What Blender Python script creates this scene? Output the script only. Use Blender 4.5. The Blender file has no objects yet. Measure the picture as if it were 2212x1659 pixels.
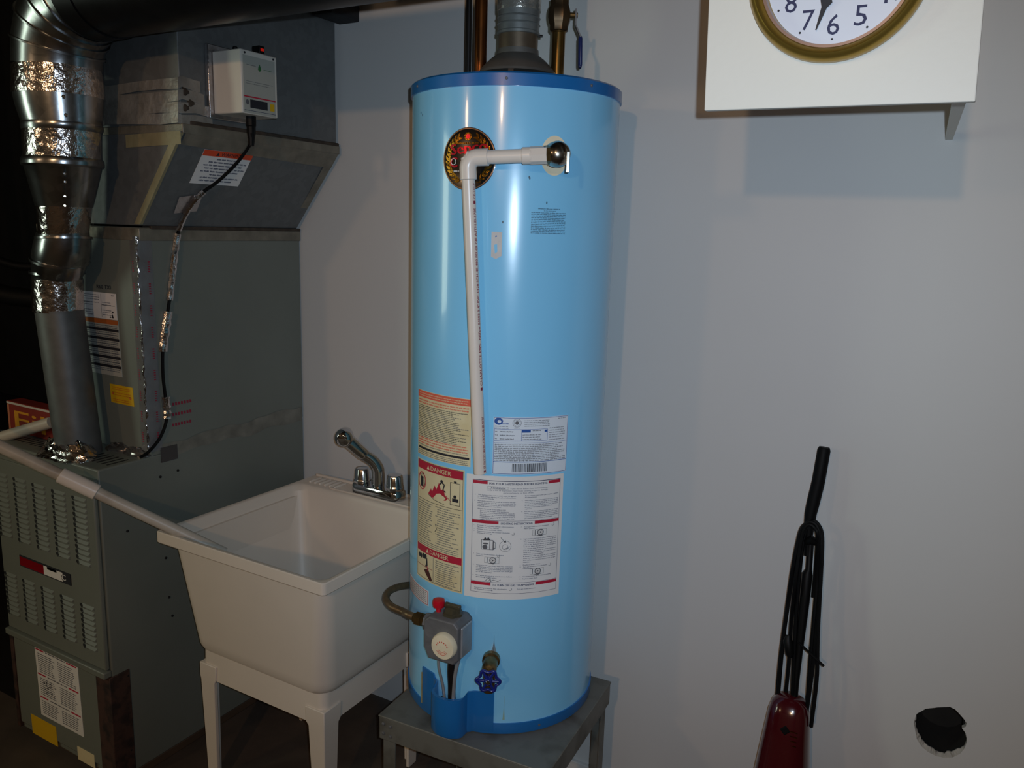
import bpy, bmesh, math, random
from mathutils import Vector, Matrix
rnd = random.Random(7)
scene = bpy.context.scene
COL = scene.collection

# ------------------------------------------------------------------ camera, world, lights, exposure
W, H, F = 2212, 1659, 1740.0
YAW, PITCH, ROLL = math.radians(29.5), math.radians(11), math.radians(1.75)
EYE = Vector((0, 0, 1.55))
fwd = Vector((-math.sin(YAW) * math.cos(PITCH), math.cos(YAW) * math.cos(PITCH), -math.sin(PITCH)))
r0 = Vector((math.cos(YAW), math.sin(YAW), 0)); u0 = r0.cross(fwd)
rgt = math.cos(ROLL) * r0 + math.sin(ROLL) * u0
upv = -math.sin(ROLL) * r0 + math.cos(ROLL) * u0
cam = bpy.data.cameras.new('camera'); camo = bpy.data.objects.new('camera', cam); COL.objects.link(camo)
cam.sensor_width = 36; cam.lens = 36 * F / W; cam.clip_start = .02
camo.matrix_world = Matrix.Translation(EYE) @ Matrix((rgt, upv, -fwd)).transposed().to_4x4()
scene.camera = camo
world = bpy.data.worlds.new('world'); scene.world = world; world.use_nodes = True
world.node_tree.nodes['Background'].inputs[0].default_value = (.55, .6, .7, 1)
world.node_tree.nodes['Background'].inputs[1].default_value = .02
scene.view_settings.view_transform = 'Standard'
scene.view_settings.look = 'None'
scene.view_settings.exposure = .36
scene.view_settings.gamma = 1
scene.view_settings.use_curve_mapping = False

def lamp(name, kind, loc, power, color, target=None, **kw):
    l = bpy.data.lights.new(name, kind); l.energy = power; l.color = color
    for k, v in kw.items(): setattr(l, k, v)
    o = bpy.data.objects.new(name, l); COL.objects.link(o); o.location = loc
    if target is not None:
        o.rotation_euler = (Vector(target) - Vector(loc)).to_track_quat('-Z', 'Y').to_euler()
    return o
# the small flash beside the lens
lamp('camera_flash', 'SPOT', (.047, -.01, 1.582), 47, (.67, .83, 1.0), target=EYE + fwd * 3 + rgt * .35 + Vector((0, 0, .1)),
     spot_size=math.radians(98), spot_blend=1.0, shadow_soft_size=.008)
# two warm bulbs behind the camera, greenish daylight from a window on the left
lamp('ceiling_bulb', 'POINT', (.05, -2.0, 2.28), 43, (1.0, .60, .30), shadow_soft_size=.05)
lamp('ceiling_bulb', 'POINT', (-2.45, -2.0, 2.25), 17, (1.0, .62, .34), shadow_soft_size=.10)
lamp('window_daylight', 'AREA', (-3.28, -.55, 1.55), 9.0, (.86, 1.0, .78), target=(0, -.55, 1.55), shape='RECTANGLE', size=.55, size_y=1.0)

# ------------------------------------------------------------------ placing from the photograph
def ray(x, y):
    return ((x - W / 2) / F * rgt - (y - H / 2) / F * upv + fwd).normalized()
def onx(x, y, X): d = ray(x, y); return EYE + d * (X / d.x)
def ony(x, y, Y): d = ray(x, y); return EYE + d * (Y / d.y)
def onz(x, y, Z): d = ray(x, y); return EYE + d * ((Z - EYE.z) / d.z)
TC = Vector((-.944, 1.649)); TR = .2318; TZ0, TZ1 = .405, 1.851      # tank centre, radius, bottom, top
TA = math.radians(-29.8)
AWAY = Vector((math.sin(TA), math.cos(TA))); SIDE = Vector((math.cos(TA), -math.sin(TA)))
def tk(a, z, r=TR):                     # point on the tank, a in degrees from the face turned to the room
    a = math.radians(a); p = TC + r * (-math.cos(a) * AWAY + math.sin(a) * SIDE)
    return Vector((p.x, p.y, z))
def tl(side, t, z):                     # tank-local: to the side, towards the room, height
    p = TC + side * SIDE - t * AWAY
    return Vector((p.x, p.y, z))
def pt(x, y, t):                        # photograph point at depth t in front of the tank axis
    d = ray(x, y); n = -AWAY
    k = (t + TC.dot(n)) / (d.x * n.x + d.y * n.y)
    return EYE + d * k

# ------------------------------------------------------------------ materials
def lin(h):
    h = h.lstrip('#'); v = [int(h[i:i + 2], 16) / 255 for i in (0, 2, 4)]
    return tuple(c / 12.92 if c <= .04045 else ((c + .055) / 1.060) ** 2.4 for c in v) + (1,)
MATS = {}
def mat(name, color, rough=.5, metal=0, var=.12, scale=6, bump=0, bscale=40, color2=None, mask=(.45, .62), coat=0, spec=.5, vor=False, emit=None, rvar=0, bdist=.004):
    if name in MATS: return MATS[name]
    m = bpy.data.materials.new(name); m.use_nodes = True; MATS[name] = m
    nt = m.node_tree; N = nt.nodes; L = nt.links; b = N['Principled BSDF']
    b.inputs['Roughness'].default_value = rough; b.inputs['Metallic'].default_value = metal
    b.inputs['Specular IOR Level'].default_value = spec
    if coat: b.inputs['Coat Weight'].default_value = coat; b.inputs['Coat Roughness'].default_value = .06
    tc = N.new('ShaderNodeTexCoord')
    c = lin(color)
    nz = N.new('ShaderNodeTexVoronoi' if vor else 'ShaderNodeTexNoise'); nz.inputs['Scale'].default_value = scale
    L.new(tc.outputs['Object'], nz.inputs['Vector'])
    if not vor: nz.inputs['Detail'].default_value = 5
    rp = N.new('ShaderNodeValToRGB'); L.new(nz.outputs['Color' if vor else 'Fac'], rp.inputs['Fac'])
    if color2:
        rp.color_ramp.elements[0].position = mask[0]; rp.color_ramp.elements[1].position = mask[1]
        rp.color_ramp.elements[0].color = c; rp.color_ramp.elements[1].color = lin(color2)
    else:
        rp.color_ramp.elements[0].position = .3; rp.color_ramp.elements[1].position = .7
        rp.color_ramp.elements[0].color = tuple(x * (1 - var) for x in c[:3]) + (1,)
        rp.color_ramp.elements[1].color = tuple(min(1, x * (1 + var)) for x in c[:3]) + (1,)
    L.new(rp.outputs['Color'], b.inputs['Base Color'])
    if rvar:
        mr = N.new('ShaderNodeMapRange'); mr.inputs['To Min'].default_value = max(.02, rough - rvar); mr.inputs['To Max'].default_value = rough + rvar
        L.new(nz.outputs[0], mr.inputs['Value']); L.new(mr.outputs[0], b.inputs['Roughness'])
    if bump:
        n2 = N.new('ShaderNodeTexNoise'); n2.inputs['Scale'].default_value = bscale; n2.inputs['Detail'].default_value = 4
        L.new(tc.outputs['Object'], n2.inputs['Vector'])
        bp = N.new('ShaderNodeBump'); bp.inputs['Strength'].default_value = bump; bp.inputs['Distance'].default_value = bdist
        L.new(n2.outputs['Fac'], bp.inputs['Height']); L.new(bp.outputs[0], b.inputs['Normal'])
    if emit:
        b.inputs['Emission Color'].default_value = lin(emit[0]); b.inputs['Emission Strength'].default_value = emit[1]
    return m
M_wall = mat('painted_panel', '#c9c8c6', .55, var=.03, scale=1.2, bump=.25, bscale=5)
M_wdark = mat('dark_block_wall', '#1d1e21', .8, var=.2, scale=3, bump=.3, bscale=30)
M_room = mat('room_wall', '#7f8284', .8, var=.2, scale=1.5)
M_ceil = mat('ceiling_wood', '#54473a', .8, var=.25, scale=3)
M_floor = mat('stained_concrete', '#4a4038', .7, var=.3, scale=5, bump=.3, bscale=25)
M_pad = mat('brown_wood', '#4a3a2c', .75, var=.25, scale=9)
M_cab = mat('grey_green_enamel', '#6e736c', .42, var=.06, scale=4, bump=.05, bscale=15)
M_cabd = mat('slot_black', '#0b0b0b', .8)
M_galv = mat('galvanized_sheet', '#6c6f70', .6, metal=.4, var=.06, scale=60, vor=True, rvar=.04, bump=.04, bscale=6)
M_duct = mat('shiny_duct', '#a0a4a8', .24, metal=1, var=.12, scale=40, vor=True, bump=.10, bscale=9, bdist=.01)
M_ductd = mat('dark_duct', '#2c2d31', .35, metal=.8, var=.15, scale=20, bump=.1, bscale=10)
M_foil = mat('crumpled_foil', '#d2cfd0', .16, metal=1, var=.08, scale=20, bump=.9, bscale=34, bdist=.006)
M_foilp = mat('foil_tape_smooth', '#b9b6b8', .28, metal=.95, var=.1, scale=20, bump=.5, bscale=60)
M_tape = mat('aged_tape', '#7b766a', .45, metal=.35, var=.25, scale=25, bump=.4, bscale=50)
M_tapey = mat('yellowed_tape', '#8f8768', .5, metal=.1, var=.12, scale=20, bump=.3, bscale=50)
M_rust = mat('rusty_brown', '#4b3630', .6, metal=.2, var=.3, scale=30, color2='#2e2524')
M_seal = mat('brown_sealant', '#3c3229', .8, var=.4, scale=40, bump=.6, bscale=60)
M_blue = mat('pale_blue_enamel', '#86cdf5', .22, var=.025, scale=2.5, coat=.45, bump=.035, bscale=7)
M_dblue = mat('royal_blue_enamel', '#1a69ad', .3, var=.05, scale=8, coat=.3)
M_sink = mat('cream_plastic', '#d6cabc', .38, var=.03, scale=5, bump=.03, bscale=10)
M_pvc = mat('white_pvc', '#ded3c8', .3, var=.03, scale=8)
M_pvcd = mat('dusty_pvc', '#b9b1a4', .42, var=.1, scale=12, color2='#8d7f70', mask=(.5, .8))
M_chrome = mat('chrome', '#c8cace', .06, metal=1, var=.02)
M_brass = mat('aged_brass', '#8a7048', .32, metal=.9, var=.25, scale=40)
M_nickel = mat('worn_nickel', '#b0aaa0', .22, metal=1, var=.15, scale=30)
M_copper = mat('tarnished_copper', '#9a5a2c', .3, metal=.95, var=.25, scale=18, color2='#5b3a24', mask=(.4, .75))
M_iron = mat('black_iron', '#1d1715', .45, metal=.4, var=.2, scale=20)
M_alu = mat('cast_aluminium', '#6f6f71', .6, metal=.35, var=.15, scale=30, bump=.2, bscale=120)
M_alul = mat('cast_aluminium_pale', '#a3a5a9', .45, metal=.5, var=.1, scale=30)
M_black = mat('black_plastic', '#0a0a0b', .5, var=.1, spec=.2)
M_rub = mat('black_rubber', '#080809', .6, var=.1, spec=.15)
M_cream = mat('cream_knob', '#e6d9bb', .4, var=.06, scale=30)
M_red = mat('red_plastic', '#c01428', .3)
M_hand = mat('blue_handwheel', '#16257a', .3, coat=.3)
M_vin = mat('blue_vinyl', '#1c2a5c', .4)
M_table = mat('grey_painted_steel', '#72716a', .5, metal=.25, var=.18, scale=14, bump=.15, bscale=30, color2='#514d44', mask=(.45, .72))
M_board = mat('white_painted_board', '#e4e0d6', .6, var=.02, scale=2, bump=.12, bscale=80)
M_edge = mat('raw_board_edge', '#7d6650', .7, var=.15, scale=30)
M_gold = mat('gold_rim', '#a3853c', .33, metal=.8, var=.06, scale=5)
M_face = mat('clock_paper', '#dfe3ee', .35, var=.01)
M_ink = mat('black_ink', '#23242b', .6)
M_inkn = mat('navy_ink', '#2a2f55', .6)
M_inkb = mat('blue_ink', '#1f4f9a', .5)
M_inkg = mat('grey_ink', '#5d5d62', .6)
M_inkr = mat('red_ink', '#b3203a', .5)
M_inks = mat('salmon_ink', '#d8604a', .5)
M_inkp = mat('plum_ink', '#8a2038', .5)
M_inko = mat('orange_ink', '#c8642a', .5)
M_label = mat('white_label', '#e3e1df', .35, var=.02, coat=.2)
M_labelb = mat('bluish_label', '#d9e1ea', .35, var=.02)
M_labely = mat('yellowed_label', '#dccfa8', .4, var=.08, scale=14, color2='#c2aa72', mask=(.5, .9))
M_yel = mat('yellow_label', '#d3a916', .45, var=.06)
M_vac = mat('maroon_plastic', '#430a12', .16, var=.05, coat=.6)
M_plast = mat('ivory_plastic', '#d2ccc2', .4, var=.03)
M_panelg = mat('grey_sticker', '#a9aaa2', .4, var=.03)
M_led = mat('red_led', '#ff2010', .4, emit=('#ff2a12', .12))
M_void = mat('dark_cavity', '#1a1815', .9, var=.3, scale=20)
M_gyp = mat('torn_plaster', '#a8a49c', .9, var=.2, scale=60, bump=.6, bscale=90)
M_medb = mat('medallion_black', '#0d0b0a', .22, coat=.5)
M_medg = mat('medallion_gold', '#8f6420', .25, metal=1, var=.35, scale=60, bump=.5, bscale=70)
M_medr = mat('medallion_red', '#c01a2e', .25, metal=.6)
M_boxr = mat('filter_box_red', '#7c2216', .5, var=.15)
M_boxy = mat('filter_box_yellow', '#c88a18', .5)
M_paper = mat('paper_sleeve', '#b9b4aa', .6)
M_orange = mat('orange_bar', '#b0602c', .5)
M_peel = mat('peeled_residue', '#c4bfbc', .5, var=.08, scale=30)
M_stain = mat('rust_stain', '#8c8260', .6, var=.2, scale=40)
M_soot = mat('soot_smudge', '#77808a', .5)

# ------------------------------------------------------------------ mesh helpers
class B:
    def __init__(s): s.v = []; s.f = []; s.m = []
    def add(s, vs, fs, mi=0):
        o = len(s.v); s.v += [tuple(v) for v in vs]
        s.f += [tuple(i + o for i in f) for f in fs]; s.m += [mi] * len(fs)
        return s
    def box(s, lo, hi, mi=0, M=None):
        x0, y0, z0 = lo; x1, y1, z1 = hi
        vs = [Vector(p) for p in ((x0, y0, z0), (x1, y0, z0), (x1, y1, z0), (x0, y1, z0), (x0, y0, z1), (x1, y0, z1), (x1, y1, z1), (x0, y1, z1))]
        if M is not None: vs = [M @ v for v in vs]
        return s.add(vs, [(0, 3, 2, 1), (4, 5, 6, 7), (0, 1, 5, 4), (1, 2, 6, 5), (2, 3, 7, 6), (3, 0, 4, 7)], mi)
    def loft(s, loops, mi=0, cap0=True, cap1=True, closed=True):
        n = len(loops[0]); vs = [p for l in loops for p in l]; fs = []
        for k in range(len(loops) - 1):
            for i in range(n if closed else n - 1):
                j = (i + 1) % n
                fs.append((k * n + i, k * n + j, (k + 1) * n + j, (k + 1) * n + i))
        if cap0: fs.append(tuple(reversed(range(n))))
        if cap1: fs.append(tuple((len(loops) - 1) * n + i for i in range(n)))
        return s.add(vs, fs, mi)
    def tube(s, path, r, seg=12, mi=0, caps=True, flat=1.0):
        P = [Vector(p) for p in path]; n = len(P)
        R = r if isinstance(r, (list, tuple)) else [r] * n
        t0 = (P[1] - P[0]).normalized()
        ref = Vector((0, 0, 1)) if abs(t0.z) < .9 else Vector((1, 0, 0))
        u = (ref - t0 * ref.dot(t0)).normalized(); loops = []
        for i in range(n):
            if i == 0: t = P[1] - P[0]
            elif i == n - 1: t = P[-1] - P[-2]
            else: t = (P[i + 1] - P[i]).normalized() + (P[i] - P[i - 1]).normalized()
            t.normalize(); u = (u - t * u.dot(t)).normalized(); w = t.cross(u)
            loops.append([P[i] + R[i] * (math.cos(2 * math.pi * k / seg) * u + flat * math.sin(2 * math.pi * k / seg) * w) for k in range(seg)])
        return s.loft(loops, mi, caps, caps)
    def lathe(s, prof, o, axis=(0, 0, 1), seg=32, mi=0, cap0=True, cap1=True, lobes=None):
        ax = Vector(axis).normalized(); ref = Vector((0, 0, 1)) if abs(ax.z) < .9 else Vector((1, 0, 0))
        u = (ref - ax * ref.dot(ax)).normalized(); w = ax.cross(u); o = Vector(o); loops = []
        for r, h in prof:
            l = []
            for k in range(seg):
                a = 2 * math.pi * k / seg; rr = r * (lobes(a) if lobes else 1)
                l.append(o + ax * h + rr * (math.cos(a) * u + math.sin(a) * w))
            loops.append(l)
        return s.loft(loops, mi, cap0, cap1)
    def build(s, name, mats, parent=None, smooth=35, bevel=0, bseg=2):
        me = bpy.data.meshes.new(name); me.from_pydata(s.v, [], s.f)
        if not isinstance(mats, (list, tuple)): mats = [mats]
        for m in mats: me.materials.append(m)
        me.polygons.foreach_set('material_index', s.m)
        bm = bmesh.new(); bm.from_mesh(me); bmesh.ops.recalc_face_normals(bm, faces=bm.faces); bm.to_mesh(me); bm.free()
        if smooth:
            me.polygons.foreach_set('use_smooth', [True] * len(me.polygons)); me.set_sharp_from_angle(angle=math.radians(smooth))
        o = bpy.data.objects.new(name, me); COL.objects.link(o); par(o, parent)
        if bevel:
            b = o.modifiers.new('bevel', 'BEVEL'); b.width = bevel; b.segments = bseg; b.limit_method = 'ANGLE'; b.angle_limit = math.radians(40)
        return o
def world_loc(o):
    return Vector(o.location) if o.type == 'EMPTY' else Vector((0, 0, 0))
def par(o, p):
    if p is not None:
        o.parent = p
        o.matrix_parent_inverse = Matrix.Translation(-world_loc(p))
def tag(o, label, cat, group=None):
    o['label'] = label; o['category'] = cat
    if group: o['group'] = group
    return o
def thing(name, label, cat, loc, group=None):
    o = bpy.data.objects.new(name, None); COL.objects.link(o); o.location = loc; o.empty_display_size = .05
    return tag(o, label, cat, group)
def struct(o): o['kind'] = 'structure'; return o
def rrect(cx, cy, w, d, r, z, n=5):
    out = []
    for sx, sy, a0 in ((1, 1, 0), (-1, 1, 90), (-1, -1, 180), (1, -1, 270)):
        for k in range(n + 1):
            a = math.radians(a0 + 90 * k / n)
            out.append(Vector((cx + sx * (w / 2 - r) + r * math.cos(a), cy + sy * (d / 2 - r) + r * math.sin(a), z)))
    return out
def smoothpath(pts, n=8):               # Catmull-Rom
    P = [Vector(p) for p in pts]; P = [2 * P[0] - P[1]] + P + [2 * P[-1] - P[-2]]; out = []
    for i in range(1, len(P) - 2):
        a, b, c, d = P[i - 1:i + 3]
        for k in range(n):
            t = k / n
            out.append(.5 * (2 * b + (c - a) * t + (2 * a - 5 * b + 4 * c - d) * t * t + (3 * b - a - 3 * c + d) * t ** 3))
    out.append(P[-2]); return out
_tc = {}
def textmesh(s):
    if s in _tc: return _tc[s]
    cu = bpy.data.curves.new('t', 'FONT'); cu.body = s; cu.size = 1; cu.resolution_u = 2
    o = bpy.data.objects.new('t', cu); me = bpy.data.meshes.new_from_object(o)
    vs = [(v.co.x, v.co.y) for v in me.vertices]; fs = [tuple(p.vertices) for p in me.polygons]
    bpy.data.objects.remove(o); bpy.data.curves.remove(cu); bpy.data.meshes.remove(me)
    _tc[s] = (vs, fs); return _tc[s]

class Sheet:
    """flat print in millimetres from the top left corner, laid on a surface by fn(u, v, lift)"""
    def __init__(s, fn): s.fn = fn; s.b = B(); s.mats = []; s.lift = .0005
    def mi(s, m):
        if m not in s.mats: s.mats.append(m)
        return s.mats.index(m)
    def P(s, u, v): return s.fn(u / 1000, v / 1000, s.lift)
    def rect(s, u0, v0, u1, v1, m, step=12):
        n = max(1, int(abs(u1 - u0) / step) + 1); vs = []
        for k in range(n + 1):
            u = u0 + (u1 - u0) * k / n; vs += [s.P(u, v0), s.P(u, v1)]
        s.b.add(vs, [(2 * k, 2 * k + 1, 2 * k + 3, 2 * k + 2) for k in range(n)], s.mi(m))
    def frame(s, u0, v0, u1, v1, t, m):
        s.rect(u0, v0, u1, v0 + t, m); s.rect(u0, v1 - t, u1, v1, m); s.rect(u0, v0, u0 + t, v1, m); s.rect(u1 - t, v0, u1, v1, m)
    def poly(s, pts, m):
        s.b.add([s.P(*p) for p in pts], [tuple(range(len(pts)))], s.mi(m))
    def line(s, pts, t, m):
        for (a, b), (c, d) in zip(pts, pts[1:]):
            l = math.hypot(c - a, d - b) or 1; nx, ny = -(d - b) / l * t / 2, (c - a) / l * t / 2
            s.poly([(a + nx, b + ny), (c + nx, d + ny), (c - nx, d - ny), (a - nx, b - ny)], m)
    def disc(s, u, v, ru, rv, m, n=20): s.poly([(u + ru * math.cos(2 * math.pi * k / n), v + rv * math.sin(2 * math.pi * k / n)) for k in range(n)], m)
    def ring(s, u, v, r, t, m, n=24, a0=0, a1=360, rv=None):
        rv = rv or r
        s.line([(u + r * math.cos(math.radians(a0 + (a1 - a0) * k / n)), v + rv * math.sin(math.radians(a0 + (a1 - a0) * k / n))) for k in range(n + 1)], t, m)
    def text(s, str_, u, v, h, m, w=None, bold=0, rot=0):
        """left baseline at (u, v); h cap height; w total width"""
        vs, fs = textmesh(str_); x0 = min(p[0] for p in vs); x1 = max(p[0] for p in vs)
        sy = h / .70; sx = (w / (x1 - x0)) if w else sy * .95
        cr, sr = math.cos(math.radians(rot)), math.sin(math.radians(rot))
        for off in ((0,) if not bold else (0, bold)):
            pts = []
            for x, y in vs:
                a, b = (x - x0) * sx + off, -y * sy
                pts.append(s.P(u + a * cr - b * sr, v + a * sr + b * cr))
            s.b.add(pts, fs, s.mi(m)); s.lift += .00002
    def words(s, u0, v, u1, h, m, dens=.6):
        u = u0
        while u < u1 - h:
            l = h * rnd.uniform(1.2, 4.5); e = min(u + l, u1)
            k = u
            while k < e:                      # strokes of unreadable small print
                q = min(k + h * .42, e)
                s.rect(k, v + h * rnd.uniform(0, .28), q, v + h * rnd.uniform(.8, 1.0), m, 99); k = q + h * .2
            u = e + h * .55
    def build(s, parent, name='print'): return s.b.build(name, s.mats, parent, smooth=0)

def on_tank(a0, ztop, lift0=0):
    return lambda u, v, l: tk(a0 + math.degrees(u / TR), ztop - v, TR + lift0 + l)
def tank_sheet(name, a0, ztop, w, h, m, parent, lift=.0004, round_=0):
    b = B(); n = 14; fn = on_tank(a0, ztop, lift); vs = []
    for k in range(n + 1):
        u = w * k / n; vs += [fn(u, 0, -.001), fn(u, 0, 0), fn(u, h, 0), fn(u, h, -.001)]
    fs = [];
    for k in range(n):
        for j in range(3): fs.append((4 * k + j, 4 * k + j + 1, 4 * k + 5 + j, 4 * k + 4 + j))
    fs += [(0, 1, 2, 3), (4 * n, 4 * n + 3, 4 * n + 2, 4 * n + 1)]
    return b.add(vs, fs).build(name, m, parent, smooth=30), fn
def plane_fn(o, du, dv):                # o top-left corner, du right, dv down (unit)
    o = Vector(o); du = Vector(du).normalized(); dv = Vector(dv).normalized(); n = dv.cross(du)
    return lambda u, v, l: o + du * u + dv * v + n * l
def card(name, fn, w, h, m, parent, t=.0006):
    b = B(); A = [fn(0, 0, t), fn(w, 0, t), fn(w, h, t), fn(0, h, t)]; C = [fn(0, 0, -.001), fn(w, 0, -.001), fn(w, h, -.001), fn(0, h, -.001)]
    b.add(A + C, [(0, 1, 2, 3), (7, 6, 5, 4), (0, 4, 5, 1), (1, 5, 6, 2), (2, 6, 7, 3), (3, 7, 4, 0)])
    return b.build(name, m, parent, smooth=0)

# ------------------------------------------------------------------ the room
WY = 1.92
# back wall with the ragged hole cut through it
hole_px = [(1974, 1560), (1980, 1542), (2000, 1531), (2026, 1528), (2052, 1527), (2064, 1533), (2074, 1544), (2082, 1553), (2088, 1562), (2086, 1570), (2078, 1573),
           (2086, 1584), (2089, 1600), (2084, 1616), (2074, 1628), (2058, 1636), (2040, 1637), (2022, 1633), (2004, 1624), (1990, 1612), (1980, 1596), (1977, 1578)]
hole = [ony(x, y, WY) for x, y in hole_px]
hc = sum(hole, Vector()) / len(hole)
def wall_back():
    X0, X1, Z1 = -3.4, 2.6, 2.55
    bm = bmesh.new()
    out = [bm.verts.new(p) for p in ((X0, WY, 0), (X1, WY, 0), (X1, WY, Z1), (X0, WY, Z1))]
    inn = [bm.verts.new(p) for p in hole]
    E = [bm.edges.new((l[i], l[(i + 1) % len(l)])) for l in (out, inn) for i in range(len(l))]
    bmesh.ops.triangle_fill(bm, use_beauty=True, edges=E)
    g = bmesh.ops.extrude_face_region(bm, geom=bm.faces[:])
    bmesh.ops.translate(bm, verts=[v for v in g['geom'] if isinstance(v, bmesh.types.BMVert)], vec=(0, .012, 0))
    bmesh.ops.recalc_face_normals(bm, faces=bm.faces)
    me = bpy.data.meshes.new('wall_back'); bm.to_mesh(me); bm.free(); me.materials.append(M_wall)
    o = bpy.data.objects.new('wall_back', me); COL.objects.link(o); struct(o)
    b = B(); lp = [hc + (p - hc) * 1.04 for p in hole]
    b.loft([[p + Vector((0, d, 0)) for p in lp] for d in (.0125, .14)], cap0=False)
    b.build('hole_cavity', M_void, o)
    b = B()                                 # torn plaster rim and loose flaps
    n = len(hole); q = random.Random(3)
    ks = [(.80 + .10 * q.random()) if 14 <= i <= 20 else (.955 + .03 * q.random()) for i in range(n)]
    fine = []
    for i in range(n):
        for t in (0, .34, .67):
            p = hole[i].lerp(hole[(i + 1) % n], t); k = ks[i] + (ks[(i + 1) % n] - ks[i]) * t + q.uniform(-.025, .02)
            fine.append((p, hc + (p - hc) * min(k, .985) + Vector((0, q.uniform(.002, .010), 0))))
    m = len(fine); vs = [v for a, c in fine for v in (a, c, a + Vector((0, .010, 0)), c + Vector((0, .003, 0)))]
    b.add(vs, [f for i in range(m) for f in ((4 * i, 4 * ((i + 1) % m), 4 * ((i + 1) % m) + 1, 4 * i + 1), (4 * i + 1, 4 * ((i + 1) % m) + 1, 4 * ((i + 1) % m) + 3, 4 * i + 3), (4 * i + 3, 4 * ((i + 1) % m) + 3, 4 * ((i + 1) % m) + 2, 4 * i + 2))])
    t = b.build('torn_rim', M_gyp, o, smooth=0); t['label'] = 'torn pale plaster rim'
    return o
wall = wall_back()
struct(B().box((-3.4, -4.6, -.05), (2.6, WY + .012, 0)).build('floor', M_floor, smooth=0))
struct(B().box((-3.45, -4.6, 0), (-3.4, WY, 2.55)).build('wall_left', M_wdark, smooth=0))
struct(B().box((2.6, -4.6, 0), (2.65, WY, 2.55)).build('wall_right', M_room, smooth=0))
struct(B().box((-3.45, -4.65, 0), (2.65, -4.6, 2.55)).build('wall_front', M_room, smooth=0))
struct(B().box((-3.45, -4.65, 2.55), (2.65, WY + .012, 2.6)).build('ceiling', M_ceil, smooth=0))
struct(B().box((-1.0, WY - .012, 0), (2.6, WY, .045)).build('baseboard_back', M_wall, smooth=0, bevel=.002))
# dark beam end above the plenum
bx = onx(765, 40, -1.66)
struct(B().box((-1.70, 1.80, 2.115), (-1.625, 1.918, 2.30)).build('trim_1', M_wdark, smooth=0, bevel=.004))

struct(B().box((-1.6, 1.42, 2.16), (-.30, 1.50, 2.55)).build('shading_joist', M_ceil, smooth=0, bevel=.003))  # unseen ceiling joist, added to keep the bulb light off the upper wall

# ------------------------------------------------------------------ furnace
FX0, FX1, FY0, FY1, FZ0, FZ1 = -2.25, -1.80, 1.132, 1.84, .085, .938
fur = thing('furnace', 'grey-green furnace cabinet with louvered front doors beside the laundry sink', 'furnace', (-2.02, 1.48, 0))
B().box((FX0 + .01, FY0 + .03, EYE.z - EYE.z / 1.04), (FX1 - .002, FY1, FZ0)).build('base_block', M_pad, fur, bevel=.003)['label'] = 'brown base block'
B().box((FX0, FY0 + .012, FZ0), (FX1, FY1, FZ1)).build('cabinet', M_cab, fur, bevel=.004)
def rim_panel(lo, hi, name):
    b = B(); b.box(lo, hi); return b.build(name, M_cab, fur, bevel=.004, bseg=2)
ud = rim_panel((FX0 + .003, FY0, .404), (FX1 - .006, FY0 + .012, .902), 'upper_door')
ld = rim_panel((FX0 + .003, FY0 + .006, .105), (-1.858, FY0 + .0125, .394), 'lower_door')
B().box((FX0 + .002, FY0 - .010, .386), (FX1 - .001, FY0 + .012, .404)).build('door_lip', M_cab, fur, bevel=.003)
B().box((FX0 + .003, FY0 - .004, .902), (FX1 - .004, FY0 + .014, .914)).build('top_lip', M_cab, fur, bevel=.003)
B().box((-1.857, FY0 + .002, .09), (FX1 + .0025, FY0 + .06, .386)).build('corner_post', M_rust, fur, bevel=.002)['label'] = 'rusty brown corner post'
B().box((FX0 - .003, FY0 + .002, .09), (FX0 + .012, FY0 + .02, .386)).build('side_post', M_rust, fur, bevel=.002)['label'] = 'rusty brown left edge strip'
lb = B()                                    # one pressed louver: wedge, open dark mouth below
w_, h_, d_ = .050, .0080, .0045
lb.add([(0, 0, 0), (w_, 0, 0), (w_, 0, h_), (0, 0, h_), (.004, -d_, .001), (w_ - .004, -d_, .001)], [(0, 3, 2, 1), (3, 4, 5, 2), (0, 4, 3), (1, 2, 5)], 0)
lb.add([(0, .0, -.0005), (w_, .0, -.0005), (w_ - .004, -d_, .0008), (.004, -d_, .0008)], [(0, 1, 2, 3)], 1)
lb.add([(-.010, -.0010, .000), (.004, -d_ - .0004, -.0030), (.009, -d_ - .0006, .0005), (.004, -d_ * .5 - .001, h_ * .62), (-.004, -.0012, h_ * .9), (-.010, -.0010, h_ * .7)], [(0, 1, 2, 3, 4, 5)], 1)
proto = None
for cols, rows, ztop in ((5, 13, .853), (5, 9, .565)):
    for c in range(cols):
        for r in range(rows):
            p = Vector((-2.232 + c * .0865 + (.001 if rows == 9 else 0), FY0 - .0003, ztop - .0142 * r))
            if proto is None:
                proto = lb.build('louver', [M_cab, M_cabd], ud, smooth=0); o = proto
            else:
                o = proto.copy(); COL.objects.link(o); o.parent = ud
            o.location = p
# badge: black, red, white, black
bfn = plane_fn(ony(43, 1198, FY0 - .0005), (1, 0, 0), (0, 0, -1))
bw = .228; bdg = card('badge', bfn, bw, .031, M_ink, ud, .002); bdg['label'] = 'red, white and black maker plate'
s = Sheet(lambda u, v, l: bfn(u, v, l + .002))
s.rect(2, 3, 112, 28, M_medr)
s.rect(112, 3, 196, 28, M_label); s.rect(128, 1, 170, 10, M_ink); s.ring(203, 15, 7, 2.2, M_label, a0=30, a1=330); s.ring(196, 17, 6, 2, M_label, a0=100, a1=260)
s.build(bdg)
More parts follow.
